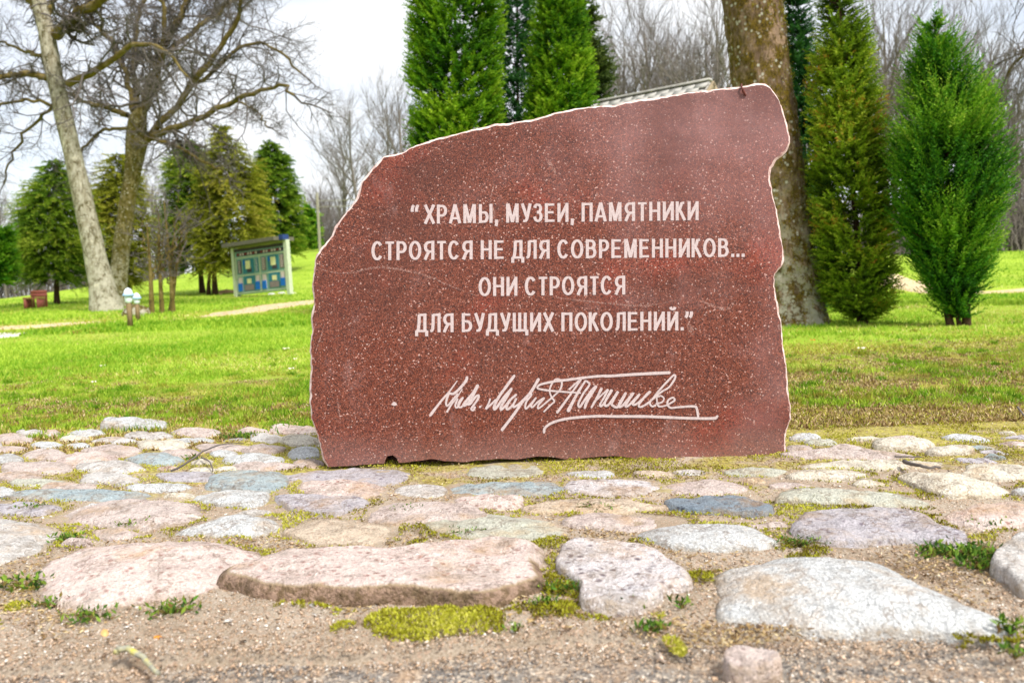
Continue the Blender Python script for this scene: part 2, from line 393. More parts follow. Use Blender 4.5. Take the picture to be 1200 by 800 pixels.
M['twig'] = simple('bare_twig_bark', [(78, 72, 70), (116, 108, 102)], 8, .9, 0)
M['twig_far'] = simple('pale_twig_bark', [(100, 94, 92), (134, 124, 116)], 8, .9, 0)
M['limb'] = simple('mossy_limb_bark', [(70, 58, 34), (110, 96, 48), (132, 118, 84)], 5, .95, .8, .03)
def mat_trunk(name, pale, mid, dark, moss, mossamt=.5):
    m = NT(name, .95, .15)
    c = m.mix(m.ramp(m.noise(5, 6, .7, m.vscale((2, 2, .8))), [(.35, 0), (.6, 1)]), lin(mid), lin(pale))
    c = m.mix(m.ramp(m.noise(14, 6, .75, m.vscale((2, 2, .5))), [(.3, .9), (.5, 0)]), c, lin(dark))
    mo = m.ramp(m.noise(6.5, 6, .72, m.vscale((1.4, 1.4, .8))), [(.5 - .12 * mossamt, 0), (.62 - .1 * mossamt, .9)])
    c = m.mix(mo, c, m.mix(m.ramp(m.noise(40, 3, .7), [(.4, 0), (.6, 1)]), lin(moss), lin([int(v * .55) for v in moss])))
    c = m.mix(m.ramp(m.noise(3.4, 6, .8, m.vscale((1.3, 1.3, .9))), [(.56, 0), (.62, .7)]), c, lin([min(255, int(v * 1.16)) for v in pale]))
    c = m.mix(m.math('MULTIPLY', m.ramp(m.voro(17), [(.16, 1), (.34, 0)]), m.ramp(m.noise(5, 4, .7), [(.47, 0), (.54, .9)])), c, lin((214, 212, 196)))
    x, y, z = m.sep(); lo = m.n('ShaderNodeMapRange'); m.l(z, lo.inputs[0]); lo.inputs[1].default_value = 1.9; lo.inputs[2].default_value = .2
    c = m.mix(m.math('MULTIPLY', m.math('MULTIPLY', lo.outputs[0], m.ramp(m.noise(7, 6, .8), [(.48, 0), (.54, 1)])), .8), c, lin((206, 200, 182)))
    m.color(c); m.bump(m.noise(22, 7, .75, m.vscale((2.2, 2.2, .6))), 1, .05); return m.m
M['oldtrunk'] = mat_trunk('old_lichened_bark', (168, 142, 120), (102, 80, 60), (28, 20, 14), (128, 106, 22), .85)
M['palebark'] = mat_trunk('pale_grey_bark', (196, 190, 172), (152, 142, 118), (86, 72, 48), (104, 90, 36), .1)
M['mossbark'] = mat_trunk('mossy_bark', (150, 138, 100), (112, 98, 54), (52, 40, 22), (110, 100, 26), .8)
M['darkbark'] = simple('dark_conifer_bark', [(48, 34, 22), (84, 62, 42)], 14, .95, .8, .02, vs=(2, 2, .5))

# ------------------------------------------------------------------ ground, road, paths
def sinh_axis(lo, hi, n, k):
    s = np.linspace(-1, 1, n); a = np.sinh(s * k) / math.sinh(k)
    return np.where(a < 0, -a * lo, a * hi)
def grid_faces(ni, nj):
    i, j = np.meshgrid(np.arange(ni - 1), np.arange(nj - 1), indexing='ij')
    a = (i * nj + j).ravel(); return np.stack([a, a + nj, a + nj + 1, a + 1], 1)
gx = sinh_axis(-420, 420, 361, 6.0); gy = 3.0 + sinh_axis(-300, 700, 401, 6.5)
GX, GY = np.meshgrid(gx, gy, indexing='ij')
P2 = np.stack([GX.ravel(), GY.ravel()], 1)
GZ = ground_z(P2[:, 0], P2[:, 1])
def surf(P, base=None):
    """height of the lawn mesh"""
    z = ground_z(P[:, 0], P[:, 1]) if base is None else base
    nr = np.clip(S(3.0, 4.0, P[:, 1]) + S(5.5, 6.2, np.abs(P[:, 0])), 0, 1)
    z = z + nr * (0.012 * fbm(P, 1.1, 3)) * S(300, 60, P[:, 1])
    z = z - 0.06 * (1 - S(3.35, 3.75, P[:, 1]))                 # kept under the paving bed and the road
    return z
GZ = surf(P2, GZ)
GZ = GZ + 0.25 * fbm(P2, .05, 9) * S(70, 120, np.hypot(P2[:, 0], P2[:, 1]))
g = mk('ground', np.stack([P2[:, 0], P2[:, 1], GZ], 1), grid_faces(361, 401)[:, ::-1] if False else grid_faces(361, 401), M['ground'], smooth=True)
g['kind'] = 'structure'

def bed_z(P):
    P = np.asarray(P, float)
    return 0.004 + .006 * fbm(P, 4, 21) + .004 * noise(P, 17, 4) - .02 * S(3.45, 3.8, P[:, 1]) * 1.0 + .006 * S(3.0, 3.4, P[:, 1])
def road_edge(x): return 1.165 + .02 * np.sin(x * 3.1) + .012 * np.sin(x * 11 + 1) - .02 * x * 0
bx = np.linspace(-6.2, 6.2, 340); by = np.linspace(1.0, 3.85, 136)
BX, BY = np.meshgrid(bx, by, indexing='ij'); BP = np.stack([BX.ravel(), BY.ravel()], 1)
def bed_full(P): return bed_z(P) - .05 * S(0.07, -.05, P[:, 1] - road_edge(P[:, 0])) - .05 * S(3.6, 3.85, P[:, 1] + .12 * noise(P, 2.1, 8)) - .05 * S(5.6, 6.2, np.abs(P[:, 0]))
bz = bed_full(BP)
bed = mk('paving_bed', np.column_stack([BP, bz]), grid_faces(340, 136), M['bed'], smooth=True); bed['kind'] = 'structure'
rx = np.linspace(-12, 12, 400); ry = np.concatenate([np.linspace(-6, .9, 30), np.linspace(.92, 1.42, 50)])
RX, RY = np.meshgrid(rx, ry, indexing='ij'); RP = np.stack([RX.ravel(), RY.ravel()], 1)
rz = -.012 + .0025 * noise(RP, 30, 6) + .004 * fbm(RP, 3, 2) - .03 * S(.06, .12, RP[:, 1] - road_edge(RP[:, 0]))
road = mk('road', np.column_stack([RP, rz]), grid_faces(400, 80), M['road'], smooth=True); road['kind'] = 'structure'

M['path'] = simple('trodden_tan_path', [(170, 140, 104), (204, 182, 148), (190, 176, 110)], 3, .95, .5, .02)
M['concrete'] = simple('pale_concrete', [(196, 186, 178), (216, 208, 200)], 4, .95, .4, .01)
def path(name, centre, widths, mat, lift=.012, n=60, m=9):
    P = smooth_line([(a, b) for a, b in centre], n); W = np.interp(np.linspace(0, 1, n), np.linspace(0, 1, len(widths)), widths)
    T = np.gradient(P, axis=0); T /= np.linalg.norm(T, axis=1, keepdims=True); N = np.stack([-T[:, 1], T[:, 0]], 1)
    s = np.linspace(-1, 1, m)
    Q = P[:, None, :] + N[:, None, :] * (W * (1 + .25 * noise(P, .9, 3)))[:, None, None] * s[None, :, None]
    Q = Q.reshape(-1, 2); z = ground_z(Q[:, 0], Q[:, 1]) + lift - np.tile((np.abs(s) > .95) * (lift + .04), n)
    o = mk(name, np.column_stack([Q, z]), grid_faces(n, m), mat, smooth=True); o['kind'] = 'structure'; return o
def G(x, y, z0=.1):                   # pixel -> ground point (march)
    d = ray(x, y); Y = 1.0
    while Y < 120:
        p = np.array([0, 0, CAMZ]) + d * (Y / d[1])
        if p[2] <= ground_z(p[0], p[1]): return p
        Y += .05 if Y < 30 else .2
    return p
path('path', [G(-60, 386)[:2], G(20, 384)[:2], G(90, 379)[:2], G(150, 377)[:2]], [.7, .7, .45, .1], M['path'])
path('path', [G(235, 372)[:2], G(280, 366)[:2], G(330, 358)[:2], G(372, 352)[:2]], [.1, .6, .7, .4], M['path'])
path('path', [G(1030, 322)[:2], G(1065, 334)[:2], G(1120, 343)[:2], G(1180, 342)[:2], G(1260, 336)[:2]], [.7, .8, .6, .6, .7], M['path'])
path('pavement', [G(-60, 397)[:2], G(-10, 395)[:2], G(27, 393)[:2]], [.5, .45, .2], M['concrete'], .03, n=20)

# ------------------------------------------------------------------ cobblestones
def resample(poly, n):
    P = np.array(poly, float); Q = smooth_line(np.vstack([P[-1:], P, P[:2]]), 12 * (len(P) + 2))
    Q = Q[12:-12]
    d = np.concatenate([[0], np.cumsum(np.linalg.norm(np.diff(np.vstack([Q, Q[:1]]), axis=0), axis=1))])
    Q = np.vstack([Q, Q[:1]]); s = np.linspace(0, d[-1], n, endpoint=False)
    return np.column_stack([np.interp(s, d, Q[:, 0]), np.interp(s, d, Q[:, 1])])
SI = [0]
OCC = []                              # (centre, radius) of stones, to keep moss and grains off their tops
def cobble(poly_px, mat, h, flat=False, n=None, rings=None, name='cobblestone', parent='bed', topz=None):
    SI[0] += 1; seed = 100 + SI[0]
    h = h * .62
    ys = np.array([q[1] for q in poly_px]); y0, y1 = ys.min(), ys.max()
    P = np.array([PZ(x, y, .004 + h * .75 * (1 - (y - y0) / (y1 - y0)))[:2] for x, y in poly_px])
    size = np.ptp(P, axis=0).max()
    n = n or (64 if size > .3 else 36); rings = rings or (20 if size > .3 else 10)
    O = resample(P, n); c = O.mean(0)
    O = c + (O - c) * (1.055 + .09 * noise(O, 12, seed) + .04 * noise(O, 40, seed))[:, None]
    OCC.append((O, c))
    V = [np.array([[c[0], c[1], 0]])]; E = [0.0]; VV = []; EE = [[0.0]]
    prof = (lambda s: np.where(s < .88, 1 - .1 * s * s, 1 - .077 - .85 * ((s - .88) / .12) ** 1.4)) if flat else (lambda s: (1 - s ** 3.6) * .9 + .1 * (1 - s))
    for r in range(1, rings + 1):
        s = (r / rings) ** .75
        Q = c + (O - c) * s
        z = h * prof(np.full(n, s))
        if r == rings: z = np.full(n, -.035)
        VV.append(np.column_stack([Q, z])); EE.append(np.full(n, s))
    top = np.array([[c[0], c[1], h]])
    V = np.vstack([top] + VV); E = np.concatenate(EE)
    amp = h * .16
    V[:, 2] += (amp * 1.3 * fbm(V[:, :2], 5 / max(size, .1) , seed) + .0035 * noise(V[:, :2], 30, seed + 3) + .0022 * noise(V[:, :2], 75, seed + 4)) * (1 - .4 * E)
    cr = noise(V[:, :2], 2.6 / max(size, .12), seed + 6); V[:, 2] -= (.005 if size > .2 else .002) * np.exp(-(cr / .09) ** 2) * (1 - E ** 4)
    V[:, 2] += .25 * h * (np.floor(2.2 * noise(V[:, :2], 1.9 / max(size, .1), seed + 8)) / 2.2) * (1 - E ** 3) * (.5 if flat else .25)
    tl = rng.normal(0, .03, 2); V[:, 2] += (V[:, 0] - c[0]) * tl[0] + (V[:, 1] - c[1]) * tl[1]
    V[:, 2] += bed_z(V[:1, :2])[0]
    F = []
    for j in range(n): F.append((0, 1 + j, 1 + (j + 1) % n))
    for r in range(rings - 1):
        a = 1 + r * n; b = a + n
        for j in range(n):
            F.append((a + j, b + j, b + (j + 1) % n, a + (j + 1) % n))
    par = bed if parent == 'bed' else None
    if name == 'cobblestone' and size > .5 and flat: E = E + .42 * (E > .9) * (V[:, 1] < c[1] + .02)
    o = mk(name, V, F, M[mat], None, True, {'edge': E})
    recenter(o, (c[0], c[1], 0))
    if par: o.parent = par
    return o
def ell(cx, cy, w_, h_, seed=None, k=10):
    r = np.random.default_rng(int(cx * 7 + cy * 13)); out = []
    e = r.uniform(.72, 1.0)
    for i in range(k):
        a = 2 * math.pi * i / k + r.uniform(-.12, .12)
        ca, sa = math.cos(a), math.sin(a)
        f = r.uniform(.82, 1.1)
        out.append((cx + w_ / 2 * f * math.copysign(abs(ca) ** e, ca), cy + h_ / 2 * f * math.copysign(abs(sa) ** e, sa)))
    return out
BIG = [
 ([(45, 674), (60, 655), (95, 641), (140, 634), (190, 629), (250, 629), (296, 637), (300, 650), (283, 668), (262, 684), (232, 699), (190, 704), (140, 711), (95, 713), (62, 702)], 'pink', .045, False),
 ([(268, 677), (300, 655), (345, 645), (430, 641), (500, 636), (560, 629), (592, 622), (622, 633), (637, 655), (634, 682), (612, 702), (560, 712), (480, 706), (420, 708), (345, 704), (288, 694)], 'pink', .058, True),
 ([(655, 652), (662, 633), (672, 626), (720, 628), (755, 637), (785, 655), (803, 675), (803, 688), (777, 695), (765, 712), (735, 721), (700, 718), (684, 705), (680, 690), (660, 674)], 'fleck', .032, True),
 ([(838, 688), (845, 668), (870, 658), (915, 651), (975, 649), (1020, 655), (1060, 668), (1100, 690), (1150, 712), (1187, 730), (1165, 745), (1110, 740), (1050, 736), (990, 738), (930, 734), (880, 728), (850, 714)], 'white', .05, False),
 ([(1165, 655), (1180, 635), (1215, 622), (1262, 640), (1262, 700), (1205, 706), (1185, 692), (1166, 672)], 'grey', .045, True),
 ([(932, 607), (940, 599), (1000, 597), (1060, 600), (1090, 608), (1110, 622), (1138, 634), (1115, 645), (1060, 639), (1000, 643), (960, 638), (935, 626)], 'purple', .03, True),
 ([(752, 624), (770, 613), (820, 609), (870, 611), (893, 621), (908, 634), (890, 643), (840, 647), (790, 645), (765, 636)], 'white', .03, False),
 ([(208, 628), (225, 616), (260, 602), (300, 600), (320, 605), (327, 615), (305, 627), (270, 630)], 'white', .035, False),
 ([(323, 584), (345, 580), (380, 581), (420, 582), (431, 588), (415, 598), (392, 606), (360, 603), (335, 597)], 'purple', .018, True),
 ([(-45, 640), (-30, 608), (10, 603), (45, 604), (66, 615), (71, 630), (50, 645), (20, 655), (-20, 664)], 'grey', .035, False),
 ([(1055, 556), (1075, 550), (1105, 549), (1130, 553), (1158, 563), (1181, 573), (1165, 582), (1120, 585), (1090, 578), (1070, 568)], 'cream', .045, False),
 ([(908, 582), (925, 573), (960, 570), (1010, 573), (1060, 579), (1088, 586), (1070, 594), (1010, 595), (950, 592), (915, 590)], 'green', .035, False),
 ([(778, 587), (800, 581), (850, 580), (890, 587), (911, 599), (895, 606), (850, 604), (800, 600)], 'slate', .03, True),
]
for poly, m_, h_, fl in BIG: cobble(poly, m_, h_, fl, n=64 if h_ > .03 else 40, rings=20 if h_ > .03 else 10)
SMALL = [
 (735, 610, 132, 23, 'rose', .014), (693, 592, 148, 17, 'tan', .018), (582, 617, 160, 27, 'green', .014), (405, 622, 130, 28, 'tan', .018),
 (497, 600, 130, 28, 'rose', .022), (572, 587, 84, 17, 'pink', .022), (400, 571, 96, 20, 'pink', .018), (412, 557, 140, 15, 'purple', .014),
 (288, 562, 84, 25, 'blue', .03), (272, 582, 84, 21, 'white', .022), (155, 598, 168, 36, 'rose', .035), (92, 580, 165, 12, 'blue', .016),
 (22, 594, 88, 17, 'purple', .02), (137, 625, 54, 13, 'rose', .02), (230, 505, 48, 10, 'rose', .03), (172, 510, 50, 8, 'grey', .02),
 (101, 507, 42, 8, 'white', .025), (85, 513, 34, 7, 'cream', .02), (53, 520, 38, 9, 'white', .022), (93, 521, 30, 6, 'white', .018),
 (132, 516, 52, 8, 'grey', .022), (193, 520, 58, 12, 'cream', .025), (208, 530, 46, 10, 'rose', .022), (133, 527, 60, 13, 'rose', .025),
 (98, 537, 70, 17, 'pink', .035), (53, 531, 46, 12, 'rose', .025), (182, 538, 64, 12, 'blue', .025), (262, 531, 32, 8, 'white', .022),
 (238, 541, 24, 7, 'cream', .018), (240, 549, 34, 6, 'cream', .012), (266, 548, 26, 6, 'cream', .016), (296, 537, 68, 11, 'white', .026),
 (308, 546, 62, 9, 'rose', .018), (131, 547, 74, 13, 'grey', .026), (125, 560, 62, 13, 'grey', .02), (45, 547, 72, 13, 'rose', .024),
 (20, 556, 50, 11, 'rose', .024), (42, 563, 66, 9, 'green', .018), (80, 570, 64, 12, 'rose', .02), (4, 577, 32, 15, 'white', .024),
 (187, 570, 76, 10, 'white', .024), (218, 557, 66, 11, 'purple', .014), (10, 537, 30, 10, 'white', .022), (15, 513, 42, 11, 'rose', .025),
 (12, 525, 38, 9, 'rose', .02), (36, 507, 34, 7, 'grey', .02), (60, 508, 20, 7, 'rose', .02), (225, 514, 52, 6, 'white', .015),
 (258, 523, 62, 10, 'rose', .018), (297, 504, 36, 9, 'pink', .025), (345, 503, 54, 10, 'pink', .028), (311, 513, 36, 9, 'grey', .022),
 (350, 516, 48, 12, 'cream', .028), (307, 526, 46, 11, 'rose', .024), (356, 530, 34, 13, 'white', .026), (362, 542, 34, 10, 'rose', .02),
 (590, 550, 84, 14, 'green', .008), (594, 570, 122, 17, 'blue', .022), (692, 553, 56, 8, 'white', .012), (722, 569, 96, 20, 'fleck', .02),
 (825, 571, 78, 17, 'rose', .018), (495, 573, 54, 13, 'grey', .01), (965, 557, 92, 11, 'cream', .02), (996, 532, 130, 12, 'rose', .024),
 (1025, 544, 156, 11, 'cream', .02), (1056, 518, 74, 15, 'cream', .035), (1112, 527, 56, 9, 'cream', .024), (1172, 550, 84, 19, 'cream', .03),
 (1172, 600, 116, 31, 'pink', .04), (943, 511, 34, 10, 'white', .03), (962, 517, 36, 7, 'green', .02), (936, 525, 28, 9, 'rose', .02),
 (992, 524, 38, 6, 'rose', .018), (-20, 520, 40, 10, 'grey', .02), (-30, 545, 50, 12, 'rose', .02), (-25, 575, 36, 14, 'grey', .02),
 (1240, 560, 60, 16, 'rose', .03), (1235, 530, 60, 10, 'cream', .02), (1260, 600, 50, 22, 'grey', .03), (-75, 600, 70, 20, 'pink', .03),
 (-90, 650, 80, 36, 'grey', .04), (1300, 660, 60, 40, 'pink', .04),
]
for cx, cy, w_, h_, m_, hh in SMALL: cobble(ell(cx, cy + .8, w_ * (1.18 if cy < 575 else 1.12), h_ * (1.42 if cy < 575 else 1.22)), m_, hh * 1.15)
# the pale squared block at the back of the paving
bp = cobble([(122, 505), (126, 495), (160, 493), (194, 495), (197, 504), (170, 507), (140, 507)], 'white', .05, True)
def fill_gaps():
    r = np.random.default_rng(44); pal = ['rose', 'white', 'grey', 'cream', 'pink', 'blue', 'green', 'grey', 'cream', 'tan', 'purple']
    pts = np.vstack([O for O, c in OCC] + [O * .5 + c * .5 for O, c in OCC] + [c[None] for O, c in OCC])
    cand = [(r.uniform(-.8, .8) * Y_, Y_) for Y_ in r.uniform(1.72, 3.22, 9000)]; n_ = 0
    for X_c, Y_c in cand:
        p = np.array([X_c, Y_c])
        if YS - .2 < Y_c < YS + .2 and -.72 < X_c < 1.05: continue
        if X_c > .7 and Y_c > 2.6: continue
        d = np.sqrt((((pts - p) * [1, 1]) ** 2).sum(1)).min() - .013
        if d < .03: continue
        d = min(d, .075); zc = (CAMZ) / Y_c
        k_ = 9; el = r.uniform(1.0, 1.5); a0 = r.uniform(0, 6.28); O2 = []
        for i in range(k_):
            a = 2 * math.pi * i / k_; f = r.uniform(.85, 1.1) * d; O2.append(p + [f * el * math.cos(a), f * math.sin(a)])
        px = []
        for q in O2:
            v = np.array([q[0], q[1], -CAMZ + .006]); dd_ = v @ F_; px.append((600 + FPX * (v @ RC) / dd_, 400 - FPX * (v @ UC) / dd_))
        cobble(px, pal[r.integers(len(pal))], r.uniform(.014, .03)); pts = np.vstack([pts, OCC[-1][0], OCC[-1][1][None]]); n_ += 1
        if n_ > 130: break
YS = PZ(600, 544, 0)[1]
fill_gaps()
# loose rock lying in the sand in front
lr = cobble([(846, 775), (852, 763), (872, 757), (900, 762), (914, 774), (908, 787), (885, 794), (858, 790)], 'rose', .036, True, n=40, rings=12, name='loose_rock', parent=None)
tag(lr, 'small loose pinkish rock lying in the sand at the edge of the asphalt', 'rock')

def inside_any(P):
    res = np.zeros(len(P), bool)
    for O, c in OCC:
        r = np.linalg.norm(O - c, axis=1).max(); idx = np.where(np.hypot(P[:, 0] - c[0], P[:, 1] - c[1]) < r)[0]
        if not len(idx): continue
        ang = np.arctan2(O[:, 1] - c[1], O[:, 0] - c[0]); rad = np.linalg.norm(O - c, axis=1); o = np.argsort(ang)
        q = P[idx] - c; a = np.arctan2(q[:, 1], q[:, 0])
        rr = np.interp(a, np.concatenate([[ang[o[-1]] - 2 * math.pi], ang[o], [ang[o[0]] + 2 * math.pi]]), np.concatenate([[rad[o[-1]]], rad[o], [rad[o[0]]]]))
        res[idx] |= np.hypot(q[:, 0], q[:, 1]) < rr * .97
    return res

# ------------------------------------------------------------------ the inscribed slab
YS = PZ(600, 544, 0)[1]
OUT = [(383, 547), (378, 540), (374, 520), (368, 500), (364, 490), (362, 470), (362, 450), (364, 430), (362, 410), (365, 390), (364, 372), (367, 355), (365, 335), (367, 315), (370, 298),
 (382, 284), (388, 276), (392, 265), (404, 250), (416, 234), (421, 220), (424, 211), (436, 197), (449, 183), (470, 179), (487, 170), (505, 164), (530, 158), (556, 151), (580, 145), (600, 144), (622, 140),
 (650, 132), (672, 127), (700, 124), (720, 123), (745, 117), (775, 113), (800, 109), (822, 106), (850, 103), (870, 101), (886, 97), (898, 98), (907, 106), (914, 118), (918, 127), (922, 142), (926, 157),
 (927, 167), (922, 178), (911, 188), (905, 197), (903, 210), (906, 228), (911, 246), (915, 268), (918, 290), (920, 305), (916, 313), (909, 322), (908, 335), (912, 355), (917, 382), (918, 402),
 (923, 430), (924, 450), (927, 475), (928, 492), (923, 503), (921, 515), (922, 539)]
BOT = [(900, 539), (870, 538), (840, 538.5), (800, 538), (765, 539), (751, 541), (745, 537), (722, 534), (700, 535), (680, 537), (665, 538), (645, 535), (628, 534.5), (605, 538), (585, 537.5), (560, 539), (545, 541),
 (520, 540), (505, 537), (497, 539), (480, 541), (467, 542), (465, 536), (460, 533), (454, 534), (451, 539), (450, 543), (430, 544), (405, 546)]
poly_px = OUT + BOT
slab = thing('engraved_monument', PY(650, 544, YS), 'upright slab of polished red granite with a rough outline and white engraved lines of text', 'monument')
P_ = np.array([PY(x, y, YS) for x, y in OUT]); B_ = np.array([PY(x, y, YS) for x, y in BOT])
def refine(P, per, amp, seed, closed=False):
    out = []
    for a, b in zip(P[:-1], P[1:]):
        k = max(1, int(np.linalg.norm(b - a) / per))
        for i in range(k): out.append(a + (b - a) * i / k)
    out.append(P[-1]); out = np.array(out)
    q = out.copy(); q[:, 0] += amp * noise(out * 1.0, 60, seed) + amp * .6 * noise(out, 140, seed); q[:, 2] += amp * noise(out, 60, seed + 5) + amp * .6 * noise(out, 140, seed + 9)
    return q
OR = refine(P_, .008, .0018, 1)
T = np.gradient(OR, axis=0); T /= np.linalg.norm(T, axis=1, keepdims=True); N2 = np.column_stack([T[:, 2], 0 * T[:, 0], -T[:, 0]])   # points inward for a clockwise walk up the left side
wv = .0062 * (1 + .45 * noise(OR, 25, 31) + .3 * noise(OR, 80, 32))
IN = OR + N2 * wv[:, None]
IN[0] = OR[0] + [.006, 0, .0]; IN[-1] = OR[-1] + [-.006, 0, 0]
BR = refine(B_, .008, .001, 7)
face = np.vstack([IN, BR])
tri = tessellate_polygon([[Vector((p[0], p[2], 0)) for p in face]])
FV = face.copy()
mk('polished_face', FV, [list(t) for t in tri], M['granite'], slab)
n = len(OR); TH = .13
rimo = OR.copy(); rimo[:, 1] += .007
rim_in = IN.copy()
mk('chipped_rim', np.vstack([rim_in, rimo]), np.array([[i, i + n, i + n + 1, i + 1] for i in range(n - 1)]), M['rim'], slab)
# rough sides and back
full_o = np.vstack([rimo, BR]); m_ = len(full_o)
cen = full_o.mean(0)
back = full_o.copy(); back[:, 1] = YS + TH
sm = back.copy()
for _ in range(6): sm = (np.roll(sm, 1, 0) + np.roll(sm, -1, 0) + sm) / 3
low = S(.35, .05, full_o[:, 2]) * S(-.3, -.5, full_o[:, 0])
mid1 = full_o.copy(); mid1[:, 1] = YS + .045
mid1[:, 0] -= .012 * low * S(0, .12, full_o[:, 2]); back = sm; back[:, 0] += .02 * noise(full_o, 6, 3) - .02 * low
back[:, 2] = np.maximum(back[:, 2] - .01, -.02)
mid1[:, 0] += .004 * noise(mid1, 40, 2); mid1[:, 2] += .004 * noise(mid1, 40, 3)
SV = np.vstack([full_o, mid1, back]); SF = []
for r in range(2):
    for i in range(m_):
        j = (i + 1) % m_; SF.append((r * m_ + i, r * m_ + j, (r + 1) * m_ + j, (r + 1) * m_ + i))
trib = tessellate_polygon([[Vector((p[0], p[2], 0)) for p in back]])
SF += [[2 * m_ + a for a in t] for t in trib]
mk('rough_side', SV, SF, M['side'], slab)

# lettering: every capital drawn as centre lines of carved strokes
def arc(cx, cy, rx, ry, a0, a1, n=12):
    return [(cx + rx * math.cos(R(a)), cy + ry * math.sin(R(a))) for a in np.linspace(a0, a1, n)]
T_, B0 = .924, .076
GL = {  # letter: (advance, body width, strokes) in x 0..1 of the body, y 0..1 of the cap height
 'Х': (667, 560, [[(0, 1), (1, 0)], [(1, 1), (0, 0)]]), 'Р': (667, 480, [[(0, 0), (0, 1)], [(0, T_), (.5, T_)] + arc(.5, .675, .5, T_ - .675, 88, -88) + [(0, .426)]]),
 'А': (722, 600, [[(0, 0), (.5, 1.0)], [(.5, 1.0), (1, 0)], [(.16, .27), (.84, .27)]]), 'М': (833, 600, [[(0, 0), (0, 1)], [(1, 0), (1, 1)], [(.04, 1), (.5, .03)], [(.5, .03), (.96, 1)]]),
 'Ы': (880, 660, [[(0, 0), (0, 1)], [(1, 0), (1, 1)], [(0, .56), (.38, .56)] + arc(.38, .318, .26, .242, 88, -88) + [(0, B0)]]),
 'У': (638, 520, [[(0, 1), (.56, .30)], [(1, 1), (.68, .36), (.58, .18), (.44, .085), (.28, .07), (.12, .09)]]),
 'З': (615, 430, [[(0, .76), (.1, .87), (.28, .92), (.5, T_), (.75, .9), (.92, .8), (.92, .68), (.8, .58), (.55, .535), (.32, .53)], [(.5, .53), (.8, .5), (.98, .4), (1, .28), (.9, .15), (.7, .09), (.45, .07), (.2, .11), (.05, .2), (-.02, .3)]]),
 'Е': (667, 480, [[(0, 0), (0, 1)], [(0, T_), (1.1, T_)], [(0, .52), (1.0, .52)], [(0, B0), (1.14, B0)]]), 'И': (722, 520, [[(0, 0), (0, 1)], [(1, 0), (1, 1)], [(.03, .1), (.97, .9)]]),
 'П': (719, 520, [[(0, 0), (0, 1)], [(1, 0), (1, 1)], [(0, T_), (1, T_)]]), 'Я': (722, 500, [[(1, 0), (1, 1)], [(1, T_), (.5, T_)] + arc(.5, .68, .48, T_ - .68, 92, 268) + [(1, .436)], [(.5, .436), (.28, .3), (-.05, 0)]]),
 'Т': (611, 470, [[(-.12, T_), (1.12, T_)], [(.5, 0), (.5, .95)]]), 'Н': (722, 520, [[(0, 0), (0, 1)], [(1, 0), (1, 1)], [(0, .52), (1, .52)]]),
 'К': (600, 470, [[(0, 0), (0, 1)], [(0, .5), (.28, .52), (.45, .68), (.62, .9), (.8, T_), (1, T_)], [(.3, .55), (.55, .42), (1.08, 0)]]),
 'С': (722, 560, [arc(.5, .5, .5, .44, 38, 322, 26)]), 'О': (778, 600, [arc(.5, .5, .5, .44, 0, 360, 32)]),
 'Д': (750, 560, [[(.2, T_), (.87, T_)], [(.22, .95), (.2, .5), (.12, .2), (.02, .06)], [(.87, 0.05), (.87, 1)], [(-.1, B0), (1.1, B0)], [(-.08, .1), (-.08, -.2)], [(1.08, .1), (1.08, -.2)]]),
 'Л': (690, 520, [[(.24, T_), (1, T_)], [(1, 0), (1, 1)], [(.26, .95), (.25, .5), (.2, .2), (.1, .09), (-.1, .06)]]),
 'В': (722, 500, [[(0, 0), (0, 1)], [(0, T_), (.5, T_)] + arc(.5, .73, .4, T_ - .73, 88, -88) + [(0, .535)], [(.45, .535)] + arc(.5, .305, .5, .23, 88, -88) + [(0, B0)]]),
 'Б': (702, 490, [[(0, 0), (0, 1)], [(0, T_), (.95, T_)], [(0, .57), (.5, .57)] + arc(.5, .323, .5, .247, 88, -88) + [(0, B0)]]),
 'Щ': (943, 720, [[(0, 0), (0, 1)], [(.47, 0), (.47, 1)], [(.94, 0), (.94, 1)], [(0, B0), (1.08, B0)], [(1.08, .1), (1.08, -.2)]]),
 'Й': (722, 520, [[(0, 0), (0, 1)], [(1, 0), (1, 1)], [(.03, .1), (.97, .9)], [(.22, 1.24), (.3, 1.15), (.5, 1.11), (.7, 1.15), (.78, 1.24)]]),
 '.': (278, 10, [[(.5, 0), (.5, .17)]]), ',': (278, 10, [[(.5, 0), (.5, .17)], [(.5, .02), (.2, -.09), (-3, -.17)]]),
 '“': (430, 170, [[(0, .64), (0, .8)], [(0, .78), (.15, .92), (.4, .98)], [(1, .64), (1, .8)], [(1, .78), (1.15, .92), (1.4, .98)]]),
 '”': (430, 170, [[(0, .84), (0, 1)], [(0, .86), (-.1, .76), (-.4, .68)], [(1, .84), (1, 1)], [(1, .86), (.9, .76), (.6, .68)]]), ' ': (290, 0, [])}
def ribbon(bag, pts, width, dep):
    """flat carved stroke; width is a function of the direction"""
    L = np.array(pts, float); n = len(L)
    Tn = np.gradient(L, axis=0); Tn /= np.linalg.norm(Tn, axis=1, keepdims=True) + 1e-9; Nn = np.stack([-Tn[:, 1], Tn[:, 0]], 1)
    V = []
    for p, t, q in zip(L, Tn, Nn):
        dep += .000002; ww = width(t)
        for s_ in (-.5, .5): V.append(PY(p[0] + q[0] * ww * s_, p[1] + q[1] * ww * s_, YS - dep))
    bag.add(V, [[2 * i, 2 * i + 1, 2 * i + 3, 2 * i + 2] for i in range(n - 1)]); return dep
dep0 = .0008
